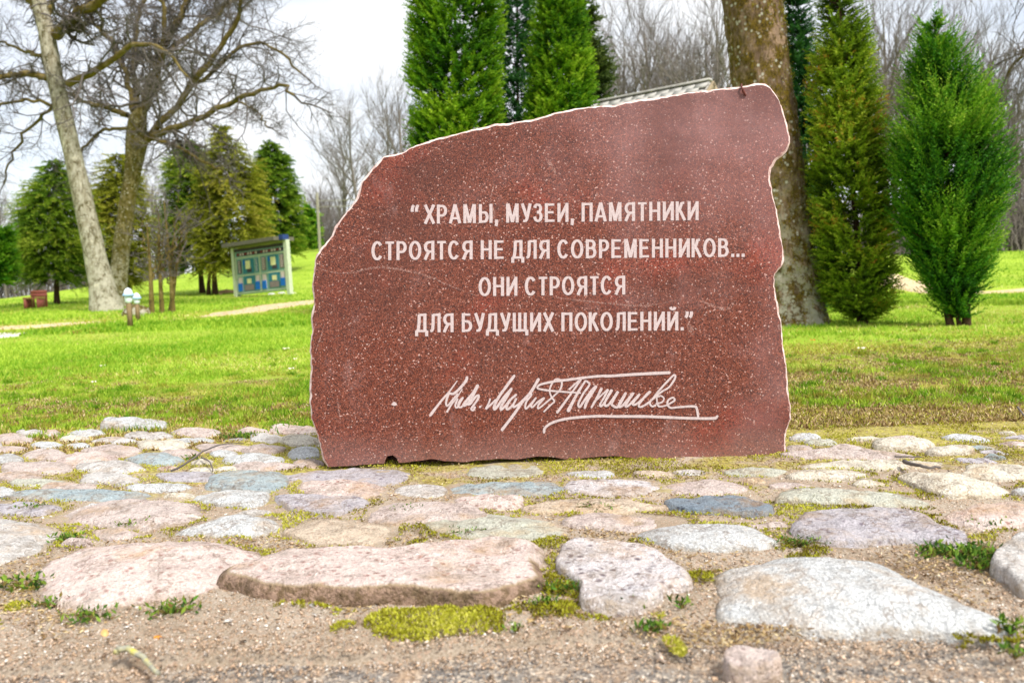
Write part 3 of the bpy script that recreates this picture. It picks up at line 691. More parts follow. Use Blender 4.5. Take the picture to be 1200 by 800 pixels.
for txt, x0, y0, x1, y1 in (('“ ХРАМЫ, МУЗЕИ, ПАМЯТНИКИ', 481, 262.5, 820, 258), ('СТРОЯТСЯ НЕ ДЛЯ СОВРЕМЕННИКОВ...', 434, 305, 873, 301),
                             ('ОНИ СТРОЯТСЯ', 559.5, 347, 734, 345), ('ДЛЯ БУДУЩИХ ПОКОЛЕНИЙ.”', 486, 389.5, 811, 387)):
    bb = Bag(); SW, CAP = 4.1, 22.2
    tot = sum(GL[c][0] for c in txt) - (GL[txt[0]][0] - GL[txt[0]][1]) / 2 - (GL[txt[-1]][0] - GL[txt[-1]][1]) / 2
    k = (x1 - x0 - SW) / tot; cur = -(GL[txt[0]][0] - GL[txt[0]][1]) / 2
    for c in txt:
        adv, bw, strokes = GL[c]; lb = cur + (adv - bw) / 2
        if bw > 300: bw -= 95; lb += 47
        if c in '“”': bw += 60
        for st in strokes:
            pts = []
            for u, v in st:
                X = x0 + SW / 2 + (lb + u * bw) * k; yb = y0 + (y1 - y0) * (X - x0) / (x1 - x0)
                pts.append((X, yb - v * CAP))
            dep0 = ribbon(bb, pts, lambda t: 2.7 + .9 * abs(t[1]), dep0 + .000001)
        cur += adv
        if dep0 > .0011: dep0 = .0008
    bb.build('inscription_line', M['letter'], slab)
# signature strokes, (scaled) coordinates on three enlarged tracings
def A1(p): return [(495 + u / 9.23, 430 + v / 9.23) for u, v in p]
def A2(p): return [(590 + u / 9.23, 425 + v / 9.23) for u, v in p]
def A3(p): return [(715 + u / 9.23, 425 + v / 9.23) for u, v in p]
ST = [
 (A1([(375, 150), (290, 265), (200, 370), (85, 520)]), 1.3, 3.2),
 (A1([(482, 112), (470, 150), (400, 235), (335, 288), (290, 285), (266, 340), (256, 395), (275, 415), (330, 350), (380, 290)]), 3.4, 2.0),
 (A1([(430, 240), (370, 330), (310, 410), (268, 482)]), 1.2, 2.6), (A1([(380, 345), (355, 415), (375, 437), (415, 370), (440, 328), (400, 370), (388, 420), (420, 432), (470, 365)]), 2.2, 2.2),
 (A1([(597, 200), (540, 290), (465, 375), (442, 412), (475, 405), (530, 340), (597, 215)]), 3.4, 2.6), (A1([(490, 400), (515, 400), (575, 322), (608, 305), (600, 345), (552, 415), (528, 452), (548, 466), (568, 435)]), 2.6, 2.4),
 (A1([(622, 430), (628, 426)]), 2.4, 2.4),
 (A1([(733, 345), (715, 395), (687, 450), (740, 405), (790, 355)]), 1.8, 2.4),
 (A1([(992, 95), (900, 220), (825, 325), (778, 420), (780, 456), (815, 420), (880, 330), (962, 235)]), 3.2, 2.8), (A1([(962, 235), (900, 345), (852, 425), (852, 460), (900, 415), (955, 345)]), 3.0, 2.6),
 (A1([(1012, 300), (950, 355), (912, 430), (925, 455), (980, 405), (1018, 335), (985, 405), (990, 432), (1050, 392), (1105, 340)]), 2.8, 2.4),
 (A2([(378, 178), (300, 310), (210, 415), (110, 560), (-15, 722)]), 3.2, 3.4),
 (A2([(235, 400), (285, 335), (300, 350), (245, 425), (237, 490), (262, 482), (350, 380)]), 2.2, 2.2),
 (A2([(350, 380), (302, 455), (312, 480), (370, 425), (442, 378), (382, 450), (372, 490), (400, 480), (460, 430), (540, 362), (600, 305), (627, 255), (628, 200), (590, 175), (550, 190), (512, 250), (500, 310), (520, 370), (550, 415), (510, 455), (440, 525)]), 2.2, 2.0),
 (A2([(830, 325), (650, 313), (500, 300), (400, 285), (368, 270), (380, 245), (430, 225), (560, 200), (700, 182), (900, 157), (1060, 142)]) + A3([(0, 142), (300, 122), (640, 106)]), 2.0, 3.4),
 (A2([(812, 195), (712, 285)]), 2.2, 2.2), (A2([(835, 185), (740, 320), (660, 430), (582, 535)]), 2.2, 2.8), (A2([(885, 195), (800, 330), (702, 515)]), 2.2, 4.0),
 (A2([(900, 198), (930, 235), (865, 330), (812, 435), (825, 476), (880, 400), (960, 290), (1002, 256), (950, 340), (900, 425), (880, 485)]), 2.4, 3.0),
 (A2([(1060, 278), (1010, 380), (952, 480)]), 3.0, 2.6), (A2([(1000, 405), (1060, 350), (1130, 290), (1090, 370), (1045, 450), (1062, 466), (1110, 400), (1172, 298)]), 2.0, 2.6),
 (A3([(12, 298), (-60, 435), (-30, 462), (20, 405), (87, 308), (20, 430), (30, 462), (90, 470), (172, 320), (92, 455), (130, 466), (252, 322), (170, 455), (200, 460), (322, 335), (245, 440), (290, 440), (430, 318), (400, 335), (315, 445), (322, 476), (370, 460), (450, 400), (520, 310), (620, 200), (690, 132), (702, 165), (640, 260), (560, 310), (495, 362), (432, 425), (452, 470), (492, 458)]), 2.9, 2.2),
 (A3([(500, 350), (510, 430), (530, 472), (600, 463)]), 2.0, 1.8), (A3([(500, 440), (560, 425), (582, 385), (550, 358), (500, 372)]), 2.0, 1.8),
 (A3([(600, 463), (645, 440), (697, 405), (680, 376), (632, 400), (620, 442), (652, 485), (730, 480), (905, 470), (938, 500), (952, 582)]), 2.0, 2.8),
 (A2([(438, 750), (450, 702), (520, 650), (650, 610), (850, 585), (1060, 575)]) + A3([(0, 578), (400, 580), (800, 596), (1110, 600), (1158, 578)]), 3.0, 3.2),
]
sig = Bag(); dep = .0008
for pts, w0, w1 in ST:
    k = max(6, len(pts) * 6); L = smooth_line(pts, k); W = np.linspace(w0, w1, k) * (1 + .12 * noise(L, .3, 4))
    Tn = np.gradient(L, axis=0); Tn /= np.linalg.norm(Tn, axis=1, keepdims=True) + 1e-9
    Nn = np.stack([-Tn[:, 1], Tn[:, 0]], 1)
    capa = [L[0] - Tn[0] * w0 * .45, L[-1] + Tn[-1] * w1 * .45]
    L = np.vstack([capa[:1], L, capa[1:]]); Nn = np.vstack([Nn[:1], Nn, Nn[-1:]]); W = np.concatenate([[W[0] * .5], W, [W[-1] * .5]])
    Vs = []
    for i, (p, nn, ww) in enumerate(zip(L, Nn, W)):
        dep += .000001
        for s in (-.5, .5): Vs.append(PY(p[0] + nn[0] * ww * s, p[1] + nn[1] * ww * s, YS - dep))
    F = [[2 * i, 2 * i + 1, 2 * i + 3, 2 * i + 2] for i in range(len(L) - 1)]
    sig.add(Vs, F)
sig.build('signature', M['letter'], slab)
# scratches and a healed vein
def mat_scratch():
    m = NT('worn_pale_scratch', .9, .2); m.color(lin((205, 168, 156)))
    tr = m.n('ShaderNodeBsdfTransparent'); mxs = m.n('ShaderNodeMixShader')
    m.l(m.ramp(m.noise(190, 3, .8), [(.46, .0), (.62, .55)]), mxs.inputs[0]); m.l(tr.outputs[0], mxs.inputs[1]); m.l(m.b.outputs[0], mxs.inputs[2]); m.l(mxs.outputs[0], m.out.inputs[0]); return m.m
M['scratch'] = mat_scratch()
for pts, ww in (([(372, 313), (385, 318), (410, 320), (440, 313), (470, 316), (500, 323), (530, 336), (560, 347)], 2.6), ([(640, 347), (680, 352), (720, 356), (760, 358), (800, 350)], 2.4),
                ([(575, 238), (579, 250), (574, 262)], 1.6), ([(579, 212), (577, 225), (573, 238)], 1.8), ([(381, 376), (376, 395), (369, 414)], 1.8), ([(395, 462), (397, 480), (399, 495)], 1.6),
                ([(487, 150 + 70), (480, 300)], .1), ([(912, 380), (918, 388)], 6.0), ([(640, 185), (652, 205)], 5), ([(820, 352), (850, 362), (862, 352)], 4), ([(742, 198), (758, 206)], 5), ([(806, 378), (812, 392)], 7)):
    if ww < 1: continue
    L = smooth_line(pts, 14); Tn = np.gradient(L, axis=0); Tn /= np.linalg.norm(Tn, axis=1, keepdims=True); Nn = np.stack([-Tn[:, 1], Tn[:, 0]], 1)
    V = []
    tap = np.sin(np.linspace(.15, math.pi - .15, 14)); dep += .00002
    for p, nn, k in zip(L, Nn, tap):
        for s in (-.5, .5): V.append(PY(p[0] + nn[0] * ww * s * k, p[1] + nn[1] * ww * s * k, YS - .0006 - dep * .1))
    mk('scratch', V, [[2 * i, 2 * i + 1, 2 * i + 3, 2 * i + 2] for i in range(13)], M['scratch'], slab)
# white chip and an iron hook at the top
ch = []
for k in range(9):
    a = k * 2 * math.pi / 9; ch.append(PY(462 + 3.2 * math.cos(a) * (1 + .3 * math.sin(3 * a)), 473 + 2.3 * math.sin(a), YS - .0011))
mk('chip', ch, [list(range(9))], M['letter'], slab)
tb = Tubes(); tb.add([PY(869, 99, YS + .004), PY(869, 102, YS - .008), PY(871, 107, YS - .008), PY(874, 112, YS - .002)], [.003, .003, .004, .003], 6)
M['rust'] = simple('rusty_iron', [(70, 40, 36), (120, 70, 60)], 60, .8, .4, .002)
tb.build('iron_pin', M['rust'], slab)
# soil the slab stands in behind its raised foot
bg_ = Bag(); bg_.box(((P_[0][0] + P_[-1][0]) / 2, YS + .09, -.01), (P_[-1][0] - P_[0][0]) / 2 - .03, .03, .03)
bg_.build('buried_foot', M['side'], slab)

# ------------------------------------------------------------------ loose grains, moss, litter
def tri_cloud(P, size, name, mat, tint, flat=1.0, up=None, kind='stuff', sides=4):
    """little irregular tetrahedra scattered at P"""
    n = len(P); base = rng.normal(size=(n, 4, 3)); base /= np.linalg.norm(base, axis=2, keepdims=True)
    base[:, :, 2] *= flat
    V = P[:, None, :] + base * np.asarray(size)[:, None, None] * rng.uniform(.6, 1.2, (n, 4, 1))
    F = np.array([[0, 1, 2], [0, 2, 3], [0, 3, 1], [1, 3, 2]]); F = (np.arange(n)[:, None, None] * 4 + F[None]).reshape(-1, 3)
    o = mk(name, V.reshape(-1, 3), F, mat, attr={'tint': np.repeat(tint, 4)}); o['kind'] = kind; return o
def wedge(n, y0, y1, pw=1.0, half=.74):
    """positions spread evenly over the strip of ground in front of the viewer"""
    u = rng.uniform(0, 1, n)
    Y = 1 / (1 / y0 + u * (1 / y1 - 1 / y0)) if pw == 1.0 else y0 * (y1 / y0) ** u
    X = rng.uniform(-half, half, n) * Y
    return np.column_stack([X, Y])
P = wedge(110000, 1.0, 3.1); P = P[~inside_any(P)]
z = np.where(P[:, 1] < road_edge(P[:, 0]) + .02, -.008, bed_z(P))
keep = (rng.uniform(size=len(P)) < np.where(P[:, 1] < 1.13, .3, 1.0))
P, z = P[keep], z[keep]
sz = rng.gamma(2.0, .0008, len(P)) + .0010
tri_cloud(np.column_stack([P, z + sz * .3]), sz, 'gravel', M['grain'], rng.uniform(0, 1, len(P)), .7)
# a few larger pebbles
P = wedge(2200, 1.0, 2.8); P = P[~inside_any(P)]
z = np.where(P[:, 1] < road_edge(P[:, 0]) + .02, -.008, bed_z(P)); sz = .0025 + rng.gamma(1.6, .0011, len(P))
ico = []
tri_cloud(np.column_stack([P, z + sz * .2]), sz, 'pebbles', M['grain'], rng.uniform(.2, 1, len(P)), .55)

def leaf_quads(P, D, L, W, tint, name, mat, parent=None, curl=.25, attr=None):
    """P base, D direction (unit), L length, W width -> kite shaped leaf of two triangles"""
    n = len(P); Sd = np.cross(D, rng.normal(size=(n, 3))); Sd /= np.linalg.norm(Sd, axis=1, keepdims=True) + 1e-9
    Nn = np.cross(D, Sd)
    L = np.asarray(L)[:, None] if np.ndim(L) else L; W = np.asarray(W)[:, None] if np.ndim(W) else W
    a = P; b = P + D * L * .45 + Sd * W * .5; c = P + D * L + Nn * L * curl; d = P + D * L * .45 - Sd * W * .5
    V = np.stack([a, b, c, d], 1).reshape(-1, 3); F = (np.arange(n)[:, None] * 4 + np.arange(4)[None])
    F = np.concatenate([F[:, [0, 1, 2]], F[:, [0, 2, 3]]])
    at = {'tint': np.repeat(tint, 4)}
    for k, v in (attr or {}).items(): at[k] = np.repeat(v, 4)
    return mk(name, V, F, mat, parent, attr=at)
def rdir(n, up=0.5, sp=1.0):
    d = rng.normal(size=(n, 3)) * sp; d[:, 2] = np.abs(d[:, 2]) + up; return d / np.linalg.norm(d, axis=1, keepdims=True)

# moss: yellow-green cushions in the joints, thicker towards the back of the paving
P = wedge(330000, 1.12, 3.8); P = P[~inside_any(P)]
dens = fbm(P, 5.5, 61, 4) + .35 * noise(P, 22, 62) + .42 * (P[:, 1] - 2.25) 
for (px, py, pr) in ((500, 735, .06), (405, 738, .02), (460, 730, .03), (540, 736, .05), (660, 690, .035), (650, 715, .03), (345, 612, .06), (640, 640, .03), (700, 603, .06), (765, 636, .03), (820, 682, .02), (960, 604, .06), (1010, 600, .03)):
    q = PZ(px, py, 0)[:2]; dens = dens + 1.6 * S(pr * 1.5, pr * .5, np.hypot((P[:, 0] - q[0]) * .8, P[:, 1] - q[1]) + .012 * noise(P, 40, 3))
gi = set()
cells = np.zeros((1000, 300), bool)
for O, c in OCC:
    for f in (1.01, 1.05, 1.1):
        Q = c + (O - c) * f; ii = ((Q[:, 0] + 5) * 100).astype(int); jj = ((Q[:, 1] - 1) * 100).astype(int); okk = (ii >= 0) & (ii < 1000) & (jj >= 0) & (jj < 300); cells[ii[okk], jj[okk]] = True
ii = np.clip(((P[:, 0] + 5) * 100).astype(int), 0, 999); jj = np.clip(((P[:, 1] - 1) * 100).astype(int), 0, 299)
dens = dens + cells[ii, jj] * (.62 * S(-.2, .5, fbm(P, 2.2, 63)) + .12)
k = dens > .13; P = P[k]; dk = np.clip(dens[k] - .13, 0, 1)
z = bed_z(P) + .009 * np.sqrt(dk)
leaf_quads(np.column_stack([P, z - .002]), rdir(len(P), .6), rng.uniform(.004, .009, len(P)), rng.uniform(.002, .0045, len(P)), np.clip(rng.uniform(0, 1, len(P)) * .7 + .3 * noise(P, 9, 4) + .1, 0, 1), 'moss', M['moss'])['kind'] = 'stuff'
# fine dry litter over the joints and under the slab
P = wedge(70000, 1.15, 3.8); P = P[~inside_any(P)]
k = fbm(P, 3.5, 71) + .5 * S(.25, .05, np.abs(P[:, 1] - 2.33)) + .25 * np.maximum(P[:, 1] - 2.4, -.6) + .25 * rng.uniform(-1, 1, len(P)) > .12; P = P[k]
d = rdir(len(P), .02); d[:, 2] *= .35
leaf_quads(np.column_stack([P, bed_z(P) + .003]), d, rng.uniform(.006, .016, len(P)), rng.uniform(.0015, .004, len(P)), rng.uniform(0, 1, len(P)), 'litter', M['litter'])['kind'] = 'stuff'

# ------------------------------------------------------------------ grass
def grass(n, y0, y1, h0, h1, w0, w1, name='grass', pw=1.0, half=.75):
    P = wedge(n, y0, y1, pw, half)
    X, Y = P[:, 0], P[:, 1]
    dryf = (Y * .2 - X * .035 * np.minimum(Y, 8) / 3) + .5 * fbm(P, .9, 81) + .25 * noise(P, 4, 82)
    d = 1 - S(.8, 1.5, dryf)
    right_dry = S(.1, .35, X / Y) * S(6.6, 5.2, Y + .8 * noise(P, .7, 83)); d = np.maximum(d, right_dry * .9)
    bare = fbm(P, 2.6, 84) + .4 * noise(P, 9, 85)
    keep = ~((d > .4) & (bare > .5)) & (Y > 3.12 - .36 * S(.6, 1.1, X) + .1 * noise(P, 3, 77)) & ~inside_any(P)
    patch = fbm(P, .45, 86); d = np.maximum(d, .85 * S(.22, .5, patch) * S(5, 8, Y)); d = np.maximum(d, .7 * S(.25, .5, fbm(P, 1.6, 97, 4)) * S(12, 7, Y))
    for (cx, cy, cr, cs) in [(q[0], q[1], .8, 1.0) for q in (G(40, 383), G(280, 366), G(330, 358), G(1120, 343), G(1180, 341), G(1065, 334))]:
        dd = np.hypot(X - cx, (Y - cy) * .5); keep &= ~((dd < .5) & (rng.uniform(size=n) < .8)); d = np.maximum(d, S(1.6, .6, dd) * .9)
    keep &= ~((fbm(P, 1.2, 95, 4) > .3) & (Y < 7.5) & (rng.uniform(size=n) < .8)); P, d = P[keep], d[keep]; n = len(P)
    gz = np.maximum(surf(P), np.where(P[:, 1] < 3.84, bed_full(P), -1))
    f = np.sqrt(P[:, 1] / y0)
    H = rng.uniform(h0, h1, n) * (1 - .45 * d) * (1 + .35 * noise(P, 1.7, 87)); W = rng.uniform(w0, w1, n)
    D = rdir(n, .95, .55); lean = (1 + 1.4 * d)[:, None]; D[:, :2] *= lean; D /= np.linalg.norm(D, axis=1, keepdims=True)
    isdry = np.clip((rng.uniform(size=n) < d * (.74 + .2 * S(.1, .3, P[:, 0] / P[:, 1]))).astype(float) * .85 + .12 * d, 0, 1)
    base = np.column_stack([P, gz - .006])
    side = np.column_stack([rng.normal(size=n), rng.normal(size=n) * .5, np.zeros(n)]); side /= np.linalg.norm(side, axis=1, keepdims=True)
    Wd = (W * .5)[:, None]
    mid = base + D * (H * .55)[:, None]; tip = base + D * H[:, None] + np.column_stack([D[:, 0], D[:, 1], -.25 * np.ones(n)]) * (H * .22)[:, None]
    V = np.stack([base - side * Wd, base + side * Wd, mid + side * Wd * .8, tip, mid - side * Wd * .8], 1).reshape(-1, 3)
    i = np.arange(n)[:, None] * 5
    F = np.concatenate([i + np.array([[0, 1, 2]]), i + np.array([[0, 2, 4]]), i + np.array([[4, 2, 3]])])
    tint = np.clip(rng.beta(2, 2, n) + .22 * noise(P, .8, 88) + .12 * noise(P, 6, 89), 0, 1)
    o = mk(name, V, F, M['grass'], attr={'tint': np.repeat(tint, 5), 'dry': np.repeat(isdry, 5)}); o['kind'] = 'stuff'; return o
grass(320000, 2.7, 6.5, .018, .042, .003, .006, half=1.1)
def clumps(n, y0, y1):
    Pc = wedge(n, y0, y1); dens = fbm(Pc, 1.6, 90) + .3; Pc = Pc[rng.uniform(-.2, .5, n) < dens]; n = len(Pc); k = rng.integers(20, 70, n); idx = np.repeat(np.arange(n), k); m = len(idx)
    Pq = Pc[idx] + rng.normal(0, 1, (m, 2)) * rng.uniform(.012, .04, n)[idx][:, None]; z = np.maximum(surf(Pq), np.where(Pq[:, 1] < 3.84, bed_full(Pq), -1))
    hh = rng.uniform(.02, .05, n)[idx] * rng.uniform(.5, 1.1, m); tt = np.clip(rng.uniform(.1, .9, n)[idx] + rng.normal(0, .12, m), 0, 1)
    o = leaf_quads(np.column_stack([Pq, z - .004]), rdir(m, .7, .6), hh, rng.uniform(.003, .0055, m), tt, 'grass', M['grass'], attr={'dry': np.clip((rng.uniform(size=n) < .3).astype(float)[idx] * .8, 0, 1)}); o['kind'] = 'stuff'
clumps(1500, 3.15, 5.5); clumps(900, 3.25, 9)
Pm = wedge(110000, 2.8, 6.6); Pm = Pm[fbm(Pm, 2.4, 91, 4) + .3 * noise(Pm, 14, 92) > .05 + .14 * (Pm[:, 1] - 3.4) - .45 * S(.1, .3, Pm[:, 0] / Pm[:, 1])]; Pm = Pm[~inside_any(Pm)]
zm = np.maximum(surf(Pm), np.where(Pm[:, 1] < 3.84, bed_full(Pm), -1))
leaf_quads(np.column_stack([Pm, zm]), rdir(len(Pm), .3, .8), rng.uniform(.01, .024, len(Pm)), rng.uniform(.003, .007, len(Pm)), rng.uniform(0, 1, len(Pm)), 'litter', M['litter'])['kind'] = 'stuff'
grass(175000, 5.5, 14, .03, .065, .005, .010, half=1.1)
grass(130000, 12, 45, .05, .10, .012, .028, half=1.1)

# coarse green tufts standing out of the worn turf, litter leaves on the lawn
def tuft(x, y, h=.06, nb=26, r=.05):
    p = G(x, y)
    q = thing('grass_tuft', (p[0], p[1], p[2]), '', 'grass tuft')
    n = nb; a = rng.uniform(0, 2 * math.pi, n); rr = r * np.sqrt(rng.uniform(0, 1, n))
    B = np.column_stack([p[0] + rr * np.cos(a), p[1] + rr * np.sin(a), np.full(n, p[2] - .01)])
    D = rdir(n, .8, .7)
    o = leaf_quads(B, D, rng.uniform(.5, 1, n) * h, np.full(n, .006), rng.uniform(.2, .9, n), 'grass_tuft', M['weed'])
    bpy.data.objects.remove(q); recenter(o, p); return o
# ------------------------------------------------------------------ weeds between the stones
def weed(x, y, spread, nl, ll, label, z0=0.0, up=.35, cat='weed', group=None, lw=.45):
    p = PZ(x, y, z0); p[2] = bed_z(p[None, :2])[0] if p[1] < 3.3 else ground_z(p[0], p[1])
    t = thing('weed_plant', p, label, cat, group)
    n = nl; a = rng.uniform(0, 2 * math.pi, n); rr = spread * rng.uniform(.05, 1, n) ** .7
    B = np.column_stack([p[0] + rr * np.cos(a), p[1] + .55 * rr * np.sin(a), p[2] + rng.uniform(.001, .012, n)])
    D = rdir(n, up, .8)
    n = int(n * 2.2); a = rng.uniform(0, 2 * math.pi, n); rr = spread * rng.uniform(.05, 1, n) ** .7; B = np.column_stack([p[0] + rr * np.cos(a), p[1] + .55 * rr * np.sin(a), p[2] + rng.uniform(.001, .014, n)]); D = rdir(n, up, .9); ll = ll * .68
    leaf_quads(B, D, rng.uniform(.5, 1.3, n) * ll, rng.uniform(.6, 1.1, n) * ll * lw, rng.uniform(0, 1, n), 'foliage', M['weed'], t, curl=.12)
    tb = Tubes()
    for i in range(0, n, 4): tb.add([p + np.array([0, 0, -.004]), (p + B[i]) / 2 + [0, 0, .006], B[i]], [.0012, .001, .0006], 3)
    tb.build('stem', M['limb'], t); return t
weed(105, 728, .05, 34, .02, 'low green weed in the sand left of the orange scrap')
weed(198, 724, .055, 40, .022, 'low green weed in the sand below the left pink boulder')
weed(28, 690, .07, 46, .024, 'straggling weed at the left edge of the picture beside a pink stone')
weed(60, 712, .04, 20, .02, 'sparse weed sprig below the left end of the pink boulder')
weed(82, 638, .045, 44, .018, 'yellow-green tuft left of the pink boulder beside the pale grey stone')
weed(160, 618, .05, 50, .016, 'dark olive tuft above the left pink boulder')
weed(748, 716, .028, 22, .022, 'leafy sprig growing below the flecked stone')
weed(762, 742, .03, 22, .022, 'leafy sprig nearest the loose rock under the flecked stone')
weed(800, 715, .02, 12, .022, 'small leafy sprig in the sand between the flecked and the large white stone')
weed(655, 695, .04, 50, .018, 'green tuft between the long pink stone and the flecked stone')
weed(640, 712, .03, 26, .018, 'small weed at the right end of the long pink stone')
weed(1125, 655, .085, 120, .024, 'broad patch of clover-like leaves right of the large white stone')
weed(1150, 668, .05, 60, .022, 'denser clover-like leaves beside the grey stone at the right edge')
weed(940, 642, .06, 64, .013, 'dark green strip of leaves above the large white stone')
weed(1160, 618, .05, 46, .014, 'green sprig below the pink stone at the far right')
weed(1185, 745, .03, 24, .022, 'bright green sprig at the right tip of the large white stone')
weed(1190, 772, .03, 16, .022, 'small sprig in the sand at the bottom right corner')
weed(478, 602, .05, 44, .014, 'dark twiggy weed on the rose stone in front of the slab')
weed(545, 630, .05, 40, .012, 'short weed above the long pink stone')
weed(35, 600, .05, 50, .014, 'dark tuft on the purple stone at the left')
weed(286, 515, .09, 120, .022, 'green tuft behind the paving left of the slab', up=.7)
weed(225, 540, .03, 20, .02, 'sprig beside the bent twig left of the slab')
weed(700, 600, .07, 50, .010, 'thin strip of leaves beside the tan stone')
weed(605, 742, .02, 10, .014, 'tiny sprig in the sand below the long pink stone')

# twigs and scraps
def twig(pts, r0, r1, label, mat='twig', z=.008, name='twig'):
    W = [PZ(x, y, z + dz)[:3] for x, y, dz in pts]; tb = Tubes(); L = smooth_line(W, 14)
    L = L + rng.normal(0, r0 * .22, L.shape); tb.add(L, np.linspace(r0, r1, 14), 6); V, F = tb.arrays()
    V2 = np.vstack([V, L[:1], L[-1:]]); n0 = len(V)
    o = mk(name, V2, [list(f) for f in F] + [[n0, (i + 1) % 6, i] for i in range(6)] + [[n0 + 1, n0 - 6 + i, n0 - 6 + (i + 1) % 6] for i in range(6)], M[mat], smooth=True)
    recenter(o, W[0]); tag(o, label, 'twig'); return o
M['lichen_twig'] = simple('lichened_twig', [(96, 92, 84), (160, 158, 140), (190, 180, 80)], 40, .95, .6, .004)
twig([(135, 762, .012), (150, 760, .014), (170, 771, .01), (186, 790, .006)], .0058, .0034, 'thick lichen-covered twig lying on the sand at the bottom left', 'lichen_twig')
twig([(200, 552, .01), (222, 540, .03), (240, 528, .03), (262, 520, .025), (285, 519, .01)], .0035, .0018, 'long thin curved twig lying on the small stones left of the slab')
twig([(236, 536, .02), (245, 540, .02), (250, 552, .01)], .003, .0018, 'short bent twig beside the longer curved one left of the slab')
twig([(1060, 541, .02), (1080, 546, .03), (1102, 547, .03)], .006, .003, 'short dark stick lying on the cream stones right of the slab')
twig([(1048, 535, .02), (1080, 535, .02)], .003, .0018, 'thin straight twig lying behind the cream stones on the right')
twig([(1192, 476, .05), (1198, 484, .03), (1206, 492, .03)], .004, .002, 'thin twig in the dry grass at the right edge')
def scrap(x, y, w_, h_, cols, label, cat, name, z=.006):
    c = PZ(x, y, z); n = 9; V = [c + [0, 0, .003]]
    for i in range(n):
        a = i * 2 * math.pi / n; V.append(PZ(x + w_ / 2 * math.cos(a) * (1 + .15 * math.sin(3 * a)), y + h_ / 2 * math.sin(a), z - .002))
    o = mk(name, V, [(0, 1 + i, 1 + (i + 1) % n) for i in range(n)], simple(name + '_skin', cols, 50, .8, .3, .003), smooth=True); recenter(o, c); tag(o, label, cat); return o
scrap(185, 747, 20, 7, [(196, 118, 30), (220, 150, 50)], 'orange-brown bud scale lying on the sand below the pink boulder', 'scrap', 'bud_scale')
scrap(123, 741, 10, 9, [(206, 150, 80), (226, 180, 120)], 'small yellowish scrap lying by the weed at the bottom left', 'scrap', 'bark_scrap')
for x, y, w_, lab in ((120, 433, 7, 'pale dry leaf on the green lawn at the left'), (110, 453, 6, 'dry leaf low on the lawn at the left'), (335, 412, 9, 'tan dry leaf on the lawn near the slab'),
                     (341, 437, 8, 'pale leaf on the lawn beside the edge of the slab'), (346, 425, 5, 'small whitish leaf close to the left edge of the slab'), (1010, 413, 10, 'white scrap of paper on the lawn right of the slab'), (953, 403, 6, 'orange leaf on the lawn behind the slab')):
    p = G(x, y); k = w_ / FPX * p[1] / 2; n = 8
    V = [p + [0, 0, .035]] + [p + np.array([k * math.cos(i * math.pi / 4), k * .9 * math.sin(i * math.pi / 4), .028 + .01 * (i % 2)]) for i in range(n)]
    col = [(196, 120, 50), (210, 140, 60)] if 'orange' in lab else [(206, 190, 160), (232, 226, 214)]
    o = mk('fallen_leaf' if 'leaf' in lab else 'paper_scrap', V, [(0, 1 + i, 1 + (i + 1) % n) for i in range(n)], simple('dry_leaf', col, 30, .8, 0)); recenter(o, p); tag(o, lab, 'leaf' if 'leaf' in lab else 'paper')

